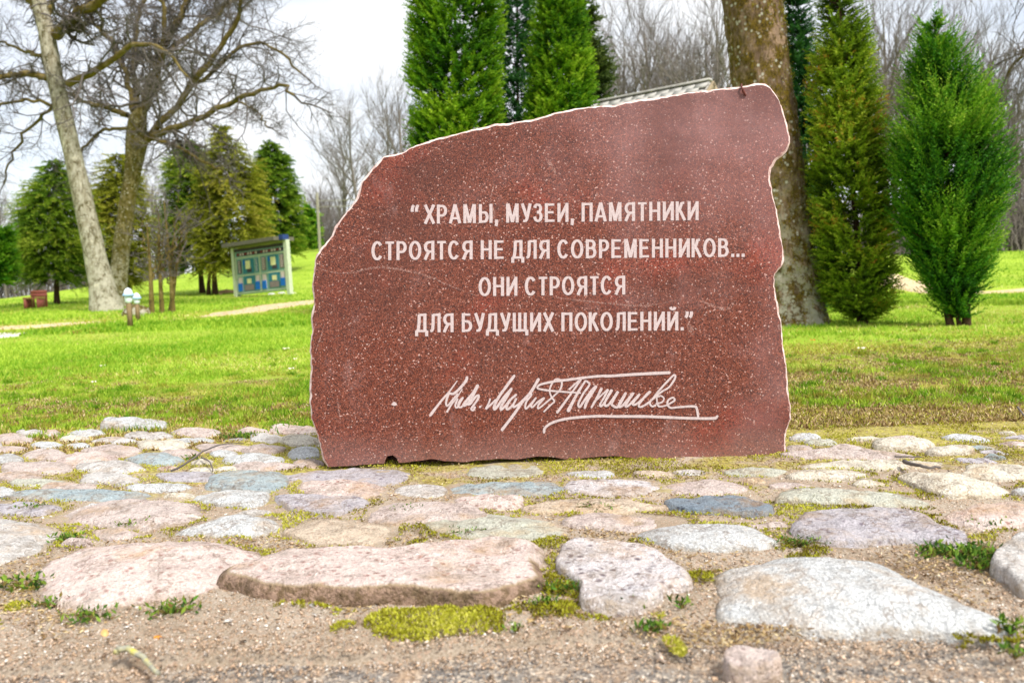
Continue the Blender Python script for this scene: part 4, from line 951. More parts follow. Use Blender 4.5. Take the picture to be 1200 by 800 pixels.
# ------------------------------------------------------------------ conifers
RS = .92
def crown(name, rows, Y, mat, n, leaf, label, trunk=None, trunk_mat='darkbark', seed=0, lump=.12, up=.5, fill=.35, group=None, trunks=(), spray=5, gaps=.0, cat='conifer', droop=0.0, lobe=3.2, base=None, clumps=0, csize=1.0, vst=1.3, plume=.25, K=24, bare=.0, rs=1.0, tsh=0.0, pocket=.25):
    """rows: (pixel y, left x, right x) outline at depth Y; foliage sprays on a lumpy shell"""
    rows = sorted(rows, key=lambda r: -r[0]); Zc, Xc, Rr = [], [], []
    for y, a, b in rows:
        pa, pb = PY(a, y, Y), PY(b, y, Y); Zc.append((pa[2] + pb[2]) / 2); Xc.append((pa[0] + pb[0]) / 2); Rr.append((pb[0] - pa[0]) / 2 * RS)
    Zc, Xc, Rr = map(np.array, (Zc, Xc, Rr))
    r_ = np.random.default_rng(1000 + seed)
    bx_ = float(Xc[0] if base is None else PY(base[0], base[1], Y)[0]); gzz = float(ground_z(bx_, Y))
    t = thing(name, (bx_, Y, gzz), label, cat, group)
    # feathery plumes: each an upcurved sprig with leaflets along both sides, rooted inside the crown
    Rr = Rr * rs; rmx = Rr.max(); nc = int(n * spray / K)
    u = r_.uniform(Zc[0], Zc[-1], nc * 4); rad = np.interp(u, Zc, Rr); k = r_.uniform(0, rmx, nc * 4) < rad + rmx * .05; u = u[k][:nc]; nc = len(u)
    rad = np.interp(u, Zc, Rr); th = r_.uniform(0, 2 * math.pi, nc)
    big = fbm(np.column_stack([np.cos(th) * 1.3, np.sin(th) * 1.3, u / max(rmx, .3) * 1.1 + seed * 3.1]), 1.7, 200 + seed, 4)
    L_ = plume * r_.uniform(.55, 1.3, nc) * np.clip(.45 + rad / rmx, .5, 1.1)
    rr = np.maximum(rad * (1 + lump * 1.25 * big) - L_ * .62, 0) * np.where(r_.uniform(size=nc) < fill, r_.uniform(.3, .85, nc), r_.uniform(.9, 1.03, nc))
    keepp = ~((big < -.26) & (r_.uniform(size=nc) < .62 + bare)); 
    out = np.column_stack([np.cos(th), np.sin(th), np.zeros(nc)])
    pk = fbm(np.column_stack([rad * np.cos(th), rad * np.sin(th), u * .75]), 2.6 / max(rmx, .4), 260 + seed, 3); keepp &= ~((pk < -pocket) & (r_.uniform(size=nc) < .93))
    B0 = np.column_stack([np.interp(u, Zc, Xc) + rr * np.cos(th), Y + rr * np.sin(th), u - L_ * .35 * up])
    A0 = out * .95 + [0, 0, up * .55 - droop] + r_.normal(0, .25, (nc, 3)); A0 /= np.linalg.norm(A0, axis=1, keepdims=True)
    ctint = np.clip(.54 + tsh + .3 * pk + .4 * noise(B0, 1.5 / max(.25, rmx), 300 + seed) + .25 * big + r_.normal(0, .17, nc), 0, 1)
    B0, A0, L_, ctint = B0[keepp], A0[keepp], L_[keepp], ctint[keepp]; nc = len(L_)
    tt_ = np.tile(np.linspace(.05, 1, K), nc); idx = np.repeat(np.arange(nc), K)
    P = B0[idx] + A0[idx] * (tt_ * L_[idx])[:, None] + np.array([0, 0, 1.0]) * (tt_ ** 2 * L_[idx] * (.45 * up - .5 * droop))[:, None]
    side = np.cross(A0, [0, 0, 1.0]) + r_.normal(0, .3, (nc, 3)); side /= np.linalg.norm(side, axis=1, keepdims=True)
    sg = np.where(np.arange(len(P)) % 2 == 0, 1, -1)[:, None]
    DD = A0[idx] * .6 + [0, 0, .35 * up] + side[idx] * sg * (.85 - .5 * tt_)[:, None] + r_.normal(0, .22, P.shape); DD /= np.linalg.norm(DD, axis=1, keepdims=True)
    ll = leaf * (1.25 - .65 * tt_) * r_.uniform(.7, 1.25, len(P))
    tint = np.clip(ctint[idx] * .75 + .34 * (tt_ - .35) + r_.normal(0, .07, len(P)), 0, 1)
    leaf_quads(P, DD, ll, ll * .34, tint, 'foliage', M[mat], t)
    # trunk and inner branches
    tb = Tubes()
    for (x0, y0, x1, y1, w0) in trunks:
        a = PY(x0, y0, Y); a[2] = min(a[2], float(ground_z(a[0], Y))) - .05; b = PY(x1, y1, Y); r0 = w0 / 2 / FPX * Y
        L = smooth_line([a, a * .6 + b * .4 + r_.normal(0, .03, 3) * [1, 1, 0], b], 12); tb.add(L, np.linspace(r0 * 1.15, r0 * .55, 12), 9)
    top = np.array([Xc[-1], Y, Zc[-1]]); bot = np.array([Xc[0], Y, gzz - .05]); rt = max(.03, Rr.max() * .07)
    if trunks: b = PY(trunks[0][2], trunks[0][3], Y); bot = b; rt = trunks[0][4] / 2 / FPX * Y * .55
    L = smooth_line([bot, (bot + top) / 2 * [0, 1, 1] + [np.interp((bot[2] + top[2]) / 2, Zc, Xc), 0, 0], top], 14); tb.add(L, np.linspace(rt, .008, 14), 7)
    tb.build('trunk', M[trunk_mat], t)
    tb = Tubes()
    for i in range(90):
        z = r_.uniform(Zc[0], Zc[-1]); a = r_.uniform(0, 2 * math.pi); rr_ = np.interp(z, Zc, Rr); c0 = np.array([np.interp(z, Zc, Xc), Y, z - rr_ * .35])
        e = c0 + [math.cos(a) * rr_ * .9, math.sin(a) * rr_ * .9, rr_ * .45 - droop * rr_ * .5]
        tb.add([c0, (c0 + e) / 2 + [0, 0, -.03], e], [rt * .3, rt * .2, .004], 4)
    tb.build('branches', M['darkbark'], t)['kind'] = 'stuff'
    return t
GC = 'tall thujas standing behind the slab'
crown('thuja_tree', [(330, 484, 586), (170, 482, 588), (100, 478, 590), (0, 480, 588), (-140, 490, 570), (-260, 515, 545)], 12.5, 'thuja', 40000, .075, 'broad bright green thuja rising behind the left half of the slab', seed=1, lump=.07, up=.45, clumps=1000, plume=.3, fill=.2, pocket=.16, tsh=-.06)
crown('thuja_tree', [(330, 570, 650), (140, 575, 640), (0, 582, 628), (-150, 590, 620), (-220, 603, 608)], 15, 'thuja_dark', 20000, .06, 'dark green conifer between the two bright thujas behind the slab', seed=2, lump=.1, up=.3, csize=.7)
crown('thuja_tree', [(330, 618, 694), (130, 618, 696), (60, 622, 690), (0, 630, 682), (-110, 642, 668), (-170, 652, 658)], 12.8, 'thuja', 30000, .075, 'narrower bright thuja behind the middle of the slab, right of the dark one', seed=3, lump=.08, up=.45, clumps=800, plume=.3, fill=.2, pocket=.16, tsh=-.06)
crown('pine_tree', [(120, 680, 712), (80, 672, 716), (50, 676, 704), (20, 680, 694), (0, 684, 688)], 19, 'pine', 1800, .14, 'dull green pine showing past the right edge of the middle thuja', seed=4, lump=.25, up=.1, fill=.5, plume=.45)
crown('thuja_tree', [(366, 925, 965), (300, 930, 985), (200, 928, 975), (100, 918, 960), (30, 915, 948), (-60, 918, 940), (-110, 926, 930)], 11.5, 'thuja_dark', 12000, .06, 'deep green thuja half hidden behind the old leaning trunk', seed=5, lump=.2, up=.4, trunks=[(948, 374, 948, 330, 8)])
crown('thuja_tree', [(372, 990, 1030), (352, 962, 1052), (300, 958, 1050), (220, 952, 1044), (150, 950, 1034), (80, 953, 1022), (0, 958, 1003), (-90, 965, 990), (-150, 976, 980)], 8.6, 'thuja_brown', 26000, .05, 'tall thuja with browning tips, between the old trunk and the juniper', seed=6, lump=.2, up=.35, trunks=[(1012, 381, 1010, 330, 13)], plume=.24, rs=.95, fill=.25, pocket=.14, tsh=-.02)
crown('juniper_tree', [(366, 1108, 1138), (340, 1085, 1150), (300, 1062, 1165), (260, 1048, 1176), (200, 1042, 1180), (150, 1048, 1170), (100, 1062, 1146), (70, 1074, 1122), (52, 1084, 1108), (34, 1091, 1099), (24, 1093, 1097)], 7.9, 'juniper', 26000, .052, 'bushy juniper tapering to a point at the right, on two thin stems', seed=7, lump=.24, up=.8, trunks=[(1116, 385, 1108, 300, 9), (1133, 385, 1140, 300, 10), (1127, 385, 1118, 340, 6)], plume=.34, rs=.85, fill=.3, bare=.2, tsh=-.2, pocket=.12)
GE = 'evergreens at the left behind the bare trees'
crown('conifer_tree', [(328, 30, 98), (300, 15, 108), (260, 18, 104), (230, 28, 98), (205, 44, 84), (188, 58, 70)], 27, 'spruce', 10000, .12, 'rounded evergreen at the far left on a short trunk', seed=8, plume=.8, droop=.25, lump=.42, up=.1, trunks=[(67, 353, 67, 320, 7)], gaps=.5, lobe=1.6)
crown('conifer_tree', [(330, 112, 170), (290, 96, 178), (230, 104, 172), (195, 120, 160), (180, 132, 146)], 31, 'olive', 7500, .13, 'olive conifer behind the two leaning bare trunks', seed=9, plume=.8, droop=.25, lump=.422, up=.1, trunks=[(152, 345, 150, 300, 7)], gaps=.5, lobe=1.6)
crown('conifer_tree', [(312, 196, 262), (280, 190, 266), (230, 190, 262), (195, 196, 250), (172, 208, 236), (165, 216, 226)], 33, 'spruce', 10000, .15, 'light green conifer at the left of the pair behind the information stand', seed=10, plume=.8, droop=.25, lump=.42, up=.1, trunks=[(237, 337, 234, 300, 7)], gaps=.5, lobe=1.6)
crown('conifer_tree', [(314, 226, 306), (280, 222, 316), (230, 226, 312), (190, 234, 300), (165, 246, 280), (148, 256, 268)], 31, 'olive', 10500, .13, 'olive-brown conifer directly left of the information stand', seed=11, plume=.8, droop=.25, lump=.422, up=.1, trunks=[(252, 340, 250, 300, 7), (244, 338, 248, 305, 5)], gaps=.5, lobe=1.6)
crown('conifer_tree', [(296, 292, 350), (260, 290, 357), (220, 290, 354), (190, 298, 340), (165, 312, 320)], 42, 'spruce', 9000, .19, 'dark green conifer behind the roof of the information stand', seed=12, plume=.8, droop=.25, lump=.42, up=.1, gaps=.5, lobe=1.2)
crown('conifer_tree', [(296, 350, 376), (270, 352, 374), (250, 357, 368), (240, 361, 364)], 55, 'juniper', 2200, .26, 'small green conifer by the pole beyond the stand', seed=13, lump=.2, up=.2, plume=.7)
crown('conifer_tree', [(330, -24, 8), (300, -20, 14), (270, -10, 6)], 24, 'juniper', 2500, .18, 'low green shrub at the left edge of the picture', seed=14, lump=.2, up=.2, plume=.5, cat='shrub')

# ------------------------------------------------------------------ old leaning trunk at the right
TR = [(392, 930, 40), (380, 929, 37), (340, 924, 34), (300, 919, 33), (240, 911, 32), (180, 905, 31.5), (100, 893, 32), (40, 886, 32), (0, 881, 32), (-120, 868, 30), (-300, 850, 27), (-460, 850, 22)]
YT = 9.0
ctr = np.array([PY(x, y, YT) for y, x, r in TR]); rad = np.array([r / FPX * YT for _, _, r in TR])
L = smooth_line(ctr, 240); RR = np.interp(np.linspace(0, 1, 240), np.linspace(0, 1, len(rad)), rad); L[0, 2] = -.2
th = np.linspace(0, 2 * math.pi, 96, endpoint=False)
base_fl = 1 + .14 * np.exp(-np.maximum(L[:, 2], 0) / .25)[:, None] * (1 + .5 * np.sin(th * 5 + 1)[None])
V = L[:, None, :] + (RR[:, None] * base_fl)[:, :, None] * np.stack([np.cos(th), np.sin(th), 0 * th], 1)[None]
V = V.reshape(-1, 3); nn_ = V - np.repeat(L, 96, 0); nn_ /= np.linalg.norm(nn_, axis=1, keepdims=True)
V = V + nn_ * (.012 * fbm(V * [1, 1, .45], 9, 401) + .026 * np.abs(noise(V * [1, 1, .28], 22, 402)) + .006 * noise(V, 60, 403))[:, None]
old = thing('old_tree', (ctr[0][0], YT, 0), 'thick old tree trunk with lichen and moss, leaning left behind the slab', 'tree')
F = np.array([[i * 96 + j, i * 96 + (j + 1) % 96, (i + 1) * 96 + (j + 1) % 96, (i + 1) * 96 + j] for i in range(239) for j in range(96)])
mk('trunk', V, F, M['oldtrunk'], old, True)
k = rng.integers(0, len(V), 5200); Q = V[k]; sel = (fbm(Q, 3.2, 410) + .5 * S(-.1, .3, nn_[k][:, 0]) + .15 * S(1.5, 0, Q[:, 2]) > .25); Q = Q[sel]; NN = nn_[k][sel]
Q = np.repeat(Q, 5, 0) + rng.normal(0, .016, (len(Q) * 5, 3)); NN = np.repeat(NN, 5, 0)
D = NN * .6 + rng.normal(0, .5, NN.shape); D /= np.linalg.norm(D, axis=1, keepdims=True)
o = leaf_quads(Q - NN * .004, D, rng.uniform(.008, .022, len(Q)), rng.uniform(.006, .012, len(Q)), rng.uniform(0, .62, len(Q)), 'moss', M['moss'], old); o['kind'] = 'stuff'

# ------------------------------------------------------------------ bare trees
MINR = .0038
def grow(tb, p, d, length, r, level, maxlev, rg, droop=0.0, wob=.28, k=3, spread=.8, nch=(5, 7), shrink=.58, nseg=5):
    pts = [p.copy()]; cur = p.copy(); dd = d.copy()
    for i in range(nseg - 1):
        dd = dd + rg.normal(0, wob, 3); dd[2] += .05 - droop * level; dd /= np.linalg.norm(dd)
        cur = cur + dd * (length / (nseg - 1)); pts.append(cur.copy())
    rend = r * (.4 if level < maxlev else .5)
    tb[level].add(np.array(pts), np.linspace(r, rend, nseg), k if level > 1 else 5)
    if level >= maxlev: return
    for c in range(rg.integers(nch[0], nch[1] + 1)):
        s = rg.uniform(.2, 1.0) * (nseg - 1); i = min(int(s), nseg - 2); q = pts[i] * (1 - (s - i)) + pts[i + 1] * (s - i)
        ax = (pts[i + 1] - pts[i]); ax /= np.linalg.norm(ax)
        nd = ax + rg.normal(0, spread, 3) * [1, .8, .8]; nd /= np.linalg.norm(nd)
        grow(tb, q, nd, length * shrink * rg.uniform(.65, 1.25), max(r * .5, MINR), level + 1, maxlev, rg, droop, wob, k, spread, nch, shrink, nseg)
def limb_line(pts, Y, yoff, n=16, jit=.05, rg=None):
    P = [PY(x, y, Y + yo) for (x, y), yo in zip(pts, np.linspace(0, yoff, len(pts)))]
    L = smooth_line(P, n); 
    if rg is not None: L[1:-1] += rg.normal(0, jit, (n - 2, 3)) * [1, 1, .6]
    return L
def bare_tree(name, Y, trunk_pts, tr_r, limbs, label, trunk_mat, seed, maxlev=3, twig_mat='twig', droop=.04, group=None, nsub=12, sublen=.42, nch=(5, 7), minr=.0045):
    """trunk_pts [(x,y)..] bottom->top, limbs [(pts, r0px, r1px, depth offset at end)]"""
    rg = np.random.default_rng(seed); 
    base = PY(*trunk_pts[0], Y); gz_ = float(ground_z(base[0], Y))
    t = thing(name, (base[0], Y, gz_), label, 'bare tree', group)
    L = limb_line(trunk_pts, Y, 0, 60); L[0, 2] = gz_ - .15; R_ = np.interp(np.linspace(0, 1, 60), np.linspace(0, 1, len(tr_r)), tr_r) / FPX * Y
    th = np.linspace(0, 2 * math.pi, 28, endpoint=False); fl = 1 + .3 * np.exp(-np.maximum(L[:, 2] - gz_, 0) / .3)
    V = (L[:, None, :] + (R_ * fl)[:, None, None] * np.stack([np.cos(th), np.sin(th), 0 * th], 1)[None]).reshape(-1, 3)
    V += (V - np.repeat(L, 28, 0)) * (.12 * fbm(V * [1, 1, .4], 3.0, seed))[:, None]
    F = np.array([[i * 28 + j, i * 28 + (j + 1) % 28, (i + 1) * 28 + (j + 1) % 28, (i + 1) * 28 + j] for i in range(59) for j in range(28)])
    mk('trunk', V, F, M[trunk_mat], t, True)
    tb = {i: Tubes() for i in range(0, maxlev + 1)}
    for pts, r0, r1, yo in limbs:
        n = 18; LL = limb_line(pts, Y, yo, n, .035, rg); rr = np.linspace(r0, r1, n) / FPX * Y
        lt = Tubes(); lt.add(LL, rr, 8); lt.build('limb', M['limb'], t)
        ln = np.linalg.norm(np.diff(LL, axis=0), axis=1).sum()
        for i in range(nsub):
            s = rg.uniform(.15, 1.0); q = LL[min(n - 1, int(s * (n - 1)))]; i2 = min(n - 2, int(s * (n - 1))); ax = LL[i2 + 1] - LL[i2]; ax /= np.linalg.norm(ax)
            nd = ax * .7 + rg.normal(0, .62, 3); nd /= np.linalg.norm(nd)
            grow(tb, q, nd, ln * sublen * rg.uniform(.5, 1.1), max(rr[i2] * .42, .012), 1, maxlev, rg, droop, nch=nch)
        ax = LL[-1] - LL[-2]; ax /= np.linalg.norm(ax)
        grow(tb, LL[-1], ax, ln * .2, rr[-1], 1, maxlev, rg, droop, nch=nch)
    tt = Tubes()
    for lv in tb.values():
        for key, lst in lv.g.items(): tt.g.setdefault(key, []).extend(lst)
    if tt.g: tt.build('twigs', M[twig_mat], t)['kind'] = 'stuff'
    return t
# T1: pale leaning trunk at the far left
bare_tree('bare_tree', 20, [(126, 368), (112, 300), (93, 215), (78, 150), (64, 90), (55, 40), (46, 0), (34, -60)], [15.5, 12, 10.5, 9.5, 9, 8.5, 7.5, 6],
 [([(65, 42), (82, 25), (105, 8), (135, -10)], 6.5, 4, -1.5), ([(58, 92), (35, 87), (15, 88), (0, 92), (-25, 105)], 4.5, 2, -1), ([(80, 98), (105, 88), (125, 75), (150, 55), (178, 53), (205, 70), (222, 92)], 4.4, 1.0, -2),
  ([(48, 15), (30, -5), (5, -25)], 4.5, 2, 1), ([(52, 35), (60, 5), (75, -30)], 4.5, 2, 1), ([(66, 120), (45, 140), (20, 175), (5, 215)], 2.2, 1, 1), ([(60, 70), (30, 60), (-10, 45)], 2.6, 1.2, 2), ([(70, 130), (40, 118), (0, 125), (-25, 150)], 2.2, 1, -1)],
 'tall pale-barked bare tree leaning left at the far left of the lawn', 'palebark', 11, nsub=14, sublen=.36, droop=.02, nch=(5, 7))
# T2: mossy spreading tree
bare_tree('bare_tree', 22, [(136, 366), (140, 315), (147, 255), (156, 200), (160, 170), (161, 140), (166, 128)], [10, 9.5, 9, 9, 12, 10, 7],
 [([(163, 135), (175, 100), (188, 62), (205, 30), (222, -10)], 5.5, 3, 0), ([(158, 135), (150, 95), (135, 55), (112, 30), (100, 5)], 3.4, 2, 1), ([(158, 130), (157, 80), (158, 40), (168, -10)], 4, 2.2, 2),
  ([(172, 128), (185, 85), (192, 45), (190, 10), (180, -15)], 3.4, 2, -1), ([(170, 165), (200, 130), (228, 95), (252, 65), (275, 28), (283, 0)], 4.2, 2, -1), ([(168, 168), (200, 152), (235, 138), (275, 118), (300, 108), (330, 100), (345, 112)], 4.2, 1.4, -2),
  ([(218, 105), (250, 85), (280, 58), (305, 50), (330, 62), (352, 85)], 2.6, 1.2, 0), ([(165, 160), (185, 165), (210, 172), (240, 190), (262, 200)], 2.8, 1, -1), ([(150, 135), (120, 125), (95, 118), (72, 105)], 3.4, 1.5, 1), ([(152, 150), (120, 155), (98, 175), (85, 210)], 2.2, 1, 0),
  ([(200, 60), (235, 30), (262, 5), (300, -25)], 3, 1.5, 2), ([(275, 118), (300, 130), (315, 150)], 1.6, .8, -1), ([(235, 30), (275, 0), (320, -20)], 2.4, 1.2, 1)],
 'mossy bare tree with a low fork and dense twiggy crown, left of the information stand', 'mossbark', 12, nsub=19, sublen=.33, droop=.0, nch=(5, 7))
# tree outside the right edge whose twigs hang into the picture
bare_tree('bare_tree', 10.5, [(1420, 390), (1415, 250), (1405, 100), (1390, -60), (1385, -200)], [26, 23, 21, 18, 12],
 [([(1400, 60), (1330, -20), (1260, -60), (1200, -50), (1165, -20)], 7, 2, 0), ([(1395, 0), (1320, -80), (1240, -110), (1180, -90)], 6, 2, 1), ([(1405, 120), (1320, 60), (1250, 40), (1200, 60), (1180, 90)], 5, 1.4, 1)],
 'bare tree at the right edge whose drooping twigs hang into the sky', 'mossbark', 13, nsub=9, sublen=.3, droop=.14, nch=(4, 6))
# thin saplings right of the two bare trunks
for i, (x, yb, xt, yt, sd) in enumerate(((178, 366, 172, 262, 1), (190, 368, 186, 250, 2), (203, 370, 192, 235, 3), (200, 368, 214, 268, 4))):
    bare_tree('sapling', 17 + .3 * i, [(x, yb), ((x + xt) / 2 + (-1) ** i, (yb + yt) / 2), (xt, yt)], [2.6, 1.8, .8],
      [([(x - 1, yb - 40), (x - 8 + 4 * i, yb - 80), (x - 12 + 9 * i, yt - 8)], 1.2, .5, 0), ([(x, yb - 50), (x + 12, yb - 80), (x + 16, yb - 110)], 1.1, .5, 0), ([(x, yb - 35), (x + 10 - 7 * i, yb - 60), (x + 14 - 10 * i, yb - 85)], 1, .5, .3)],
      ['leftmost thin bare sapling of the clump left of the stand', 'second thin sapling of the clump', 'tallest thin sapling of the clump, beside the lawn edge', 'rightmost sapling of the clump, leaning right'][i], 'limb', 30 + i, maxlev=2, nsub=6, sublen=.4, droop=-.02, group='saplings left of the information stand', nch=(3, 5))

# background woodland: individual far trees, four kinds, copied
def far_tree_proto(seed, H, up=.9, brushy=False):
    rg = np.random.default_rng(seed); t = thing('woodland_tree', (0, 0, 0), 'bare woodland tree', 'bare tree', 'bare trees of the far woodland')
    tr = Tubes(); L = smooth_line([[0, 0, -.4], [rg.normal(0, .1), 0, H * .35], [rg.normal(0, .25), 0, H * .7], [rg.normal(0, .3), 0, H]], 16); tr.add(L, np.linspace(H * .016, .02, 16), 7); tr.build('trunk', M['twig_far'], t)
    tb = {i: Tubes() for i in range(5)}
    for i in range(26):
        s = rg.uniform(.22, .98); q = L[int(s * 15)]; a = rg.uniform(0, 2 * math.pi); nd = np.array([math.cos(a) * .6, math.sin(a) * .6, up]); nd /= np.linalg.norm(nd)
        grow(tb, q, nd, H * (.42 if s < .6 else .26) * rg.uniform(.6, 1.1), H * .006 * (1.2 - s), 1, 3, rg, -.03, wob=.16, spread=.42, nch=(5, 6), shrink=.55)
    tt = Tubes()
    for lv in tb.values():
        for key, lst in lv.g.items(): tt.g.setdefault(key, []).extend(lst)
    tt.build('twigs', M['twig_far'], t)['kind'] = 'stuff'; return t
MINR = .0052
protos = [far_tree_proto(50 + i, 10.0, up) for i, up in enumerate((.7, 1.1, 1.4, .9))]
used = set()
def far_tree(kind, x, ytop, Y, label, yaw=None, lean=0):
    p = protos[kind]
    if kind not in used: o = p; used.add(kind)
    else:
        o = p.copy(); C.objects.link(o)
        for ch_ in p.children:
            c_ = ch_.copy(); C.objects.link(c_); c_.parent = o
    base = PY(x, 330, Y); z0 = float(ground_z(base[0], Y)) - .1; top = PY(x, ytop, Y)[2]
    s = (top - z0) / 10.0 * .93; o.location = (float(base[0]), Y, z0); o.scale = (s, s, s); o.rotation_euler = (0, R(lean), rng.uniform(0, 6.28) if yaw is None else yaw); o['label'] = label
    return o
far_tree(0, 425, 118, 50, 'open bare tree standing alone beyond the slab, left of the thujas', lean=-3)
far_tree(1, 452, 105, 56, 'bare tree between the open lone tree and the one against the thuja', lean=-5); far_tree(2, 408, 150, 58, 'lower bare tree left of the lone open tree by the slab'); far_tree(3, 472, 88, 54, 'taller bare tree against the left edge of the first thuja', lean=-6)
for i, (x, yt, Y, k) in enumerate(((712, 40, 36, 1), (738, 28, 38, 2), (762, 8, 35, 1), (785, 38, 40, 2), (808, 45, 37, 3), (832, 20, 34, 1), (845, -10, 32, 2), (700, 60, 40, 2), (750, 42, 42, 3), (798, 60, 42, 1))):
    far_tree(k, x, yt, Y, ['bare tree over the house roof beside the pine', 'bare tree above the left part of the roof', 'tallest bare tree above the middle of the roof', 'bare tree above the right part of the roof', 'low bare tree above the roof end', 'bare tree left of the old trunk', 'bare tree touching the old leaning trunk', 'bare tree at the left end of the woodland behind the house', 'bare tree set back behind the middle of the roof', 'lower bare tree set back behind the roof end'][i])
for i, (x, yt, Y, k) in enumerate(((1018, 10, 34, 2), (1036, -5, 36, 1), (1050, 20, 40, 2), (1072, 30, 38, 3), (1100, 25, 40, 1), (1130, 40, 38, 2), (1152, 55, 36, 3), (1172, 80, 38, 1), (1192, 110, 36, 2), (1210, 130, 40, 3), (1185, 150, 44, 1), (1160, 30, 42, 1), (1225, 90, 37, 0), (945, 40, 38, 1))):
    far_tree(k, x, yt, Y, 'bare woodland tree behind the thuja and juniper, ' + ['nearest the tall thuja', 'highest in the gap', 'in the middle of the gap', 'just left of the juniper tip', 'behind the juniper tip', 'right of the juniper tip', 'above the right shoulder of the juniper', 'right of the juniper crown', 'low at the right edge', 'lowest at the right edge', 'set back at the right edge', 'set back right of the juniper tip', 'cut by the right edge', 'behind the old trunk'][i])
lab_n = ['farthest left', 'second from the left edge', 'third from the left edge', 'left of the rounded evergreen', 'behind the rounded evergreen', 'right of the rounded evergreen', 'behind the pale leaning trunk', 'between the two big trunks', 'right of the mossy trunk', 'behind the saplings', 'right of the saplings', 'left of the light green conifer', 'behind the stand', 'left of the pole', 'beside the pole', 'right of the pole', 'at the edge of the slab', 'behind the left shoulder of the slab']
for i, (x, yt, Y) in enumerate(((-14, 215, 52), (6, 235, 56), (24, 250, 58), (40, 225, 60), (70, 230, 62), (100, 215, 60), (128, 225, 58), (150, 200, 60), (172, 190, 62), (186, 205, 60), (200, 215, 58), (215, 195, 64), (330, 240, 70), (366, 225, 66), (380, 205, 64), (392, 215, 70), (402, 232, 66), (440, 200, 62))):
    far_tree(i % 4, x, yt, Y, 'hazy bare tree on the skyline ' + lab_n[i])
# brush along the skyline
def brush(x0, x1, y0, y1, Y, n, lab, cat='brushwood'):
    rg = np.random.default_rng(int(x0 + 999)); tb = Tubes()
    for i in range(n):
        x = rg.uniform(x0, x1); Yd = Y + rg.uniform(-2, 2); b = PY(x, 330, Yd); b[2] = ground_z(b[0], Yd) - .1; top = PY(x, rg.uniform(y0, y1), Yd)[2]; h = max(.4, top - b[2])
        e = b + [rg.normal(0, .18) * h, rg.normal(0, .1), h]; tb.add([b, (b + e) / 2 + [rg.normal(0, .06) * h, 0, 0], e], [.03, .02, .008], 3)
        for _ in range(5):
            s = rg.uniform(.2, .9); q = b + (e - b) * s; f = q + [rg.normal(0, .2) * h, rg.normal(0, .1) * h, rg.uniform(.1, .35) * h]; tb.add([q, (q + f) / 2, f], [.014, .01, .006], 3)
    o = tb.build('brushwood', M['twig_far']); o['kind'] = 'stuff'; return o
brush(-60, 215, 285, 325, 58, 900, 'a'); brush(335, 470, 235, 285, 64, 700, 'b'); brush(1140, 1290, 215, 285, 36, 900, 'c'); brush(940, 1075, 230, 290, 38, 600, 'd')

# ------------------------------------------------------------------ information stand
def flat(name, col, rough=.7): m = simple(name, [col, [min(255, int(v * 1.12 + 4)) for v in col]], 12, rough, .15, .002); return m
for nm, c_ in (('teal_board', (122, 154, 144)), ('teal_dark', (48, 110, 124)), ('board_blue', (22, 96, 176)), ('board_dark', (60, 56, 62)), ('board_cream', (206, 200, 150)), ('board_grey', (120, 108, 108)), ('post_white', (176, 184, 160)),
               ('roof_board', (96, 92, 80)), ('header_red', (120, 44, 52)), ('header_pale', (196, 178, 176)), ('cap_blue', (40, 60, 110)), ('bench_red', (150, 86, 74)), ('lamp_white', (210, 220, 232)), ('lamp_blue', (150, 178, 214)), ('post_wood', (118, 100, 70)),
               ('pole_pale', (160, 152, 140)), ('plaster', (150, 140, 120)), ('plank_pale', (138, 124, 98))): M[nm] = flat(nm, c_)
YK = 27.0
KC = [PY(273.3, 291, YK + 1.0), PY(334.5, 282, YK - .4), PY(277.5, 347.5, YK + 1.0), PY(339.0, 341, YK - .4)]
kz = float(ground_z(KC[2][0], YK)); 
stand = thing('information_stand', (float((KC[2][0] + KC[3][0]) / 2), YK, kz), 'pale teal roofed information board with coloured panels standing on the lawn', 'notice board')
eu = KC[3] - KC[2]; ev = KC[0] - KC[2]; en = np.cross(eu, ev); en /= np.linalg.norm(en)
if en[1] > 0: en = -en
def kp(u, v): return (KC[0] * (1 - u) + KC[1] * u) * (1 - v) + (KC[2] * (1 - u) + KC[3] * u) * v
def kbox(u0, v0, u1, v1, d0, d1): 
    q = [kp(u0, v0), kp(u1, v0), kp(u1, v1), kp(u0, v1)]; V = [p + en * d0 for p in q] + [p + en * d1 for p in q]
    return V, [[0, 1, 2, 3], [4, 7, 6, 5], [0, 4, 5, 1], [1, 5, 6, 2], [2, 6, 7, 3], [3, 7, 4, 0]]
def kpart(name, u0, v0, u1, v1, d0, d1, mat, parent=None):
    V, F = kbox(u0, v0, u1, v1, d0, d1); return mk(name, V, F, M[mat], parent or stand)
kpart('board', .02, .03, .98, .97, -.10, 0, 'teal_board'); 
kpart('post', -.03, 0, .02, 1.05, -.14, .05, 'post_white'); kpart('post', .975, -.02, 1.03, 1.06, -.10, .05, 'post_white'); kpart('post_cap', .95, -.12, 1.02, -.02, -.1, .16, 'cap_blue')
kpart('roof', -.05, -.09, .95, -.015, -.5, .38, 'roof_board'); kpart('eave_board', .02, .03, .98, .09, 0, .02, 'board_dark')
hd = kpart('header', .06, .115, .95, .185, 0, .02, 'board_dark')
for k_ in range(17):
    if k_ == 8: continue
    u = .08 + k_ * .0505; kpart('header_mark', u, .125, u + .028, .175, .022, .03, 'header_pale' if k_ % 3 else 'header_red', hd)
for u in (.03, .49, .955): kpart('rail', u, .2, u + .016, .95, 0, .025, 'post_white')
for v in (.205, .575, .93): kpart('rail', .03, v, .97, v + .02, 0, .022, 'post_white')
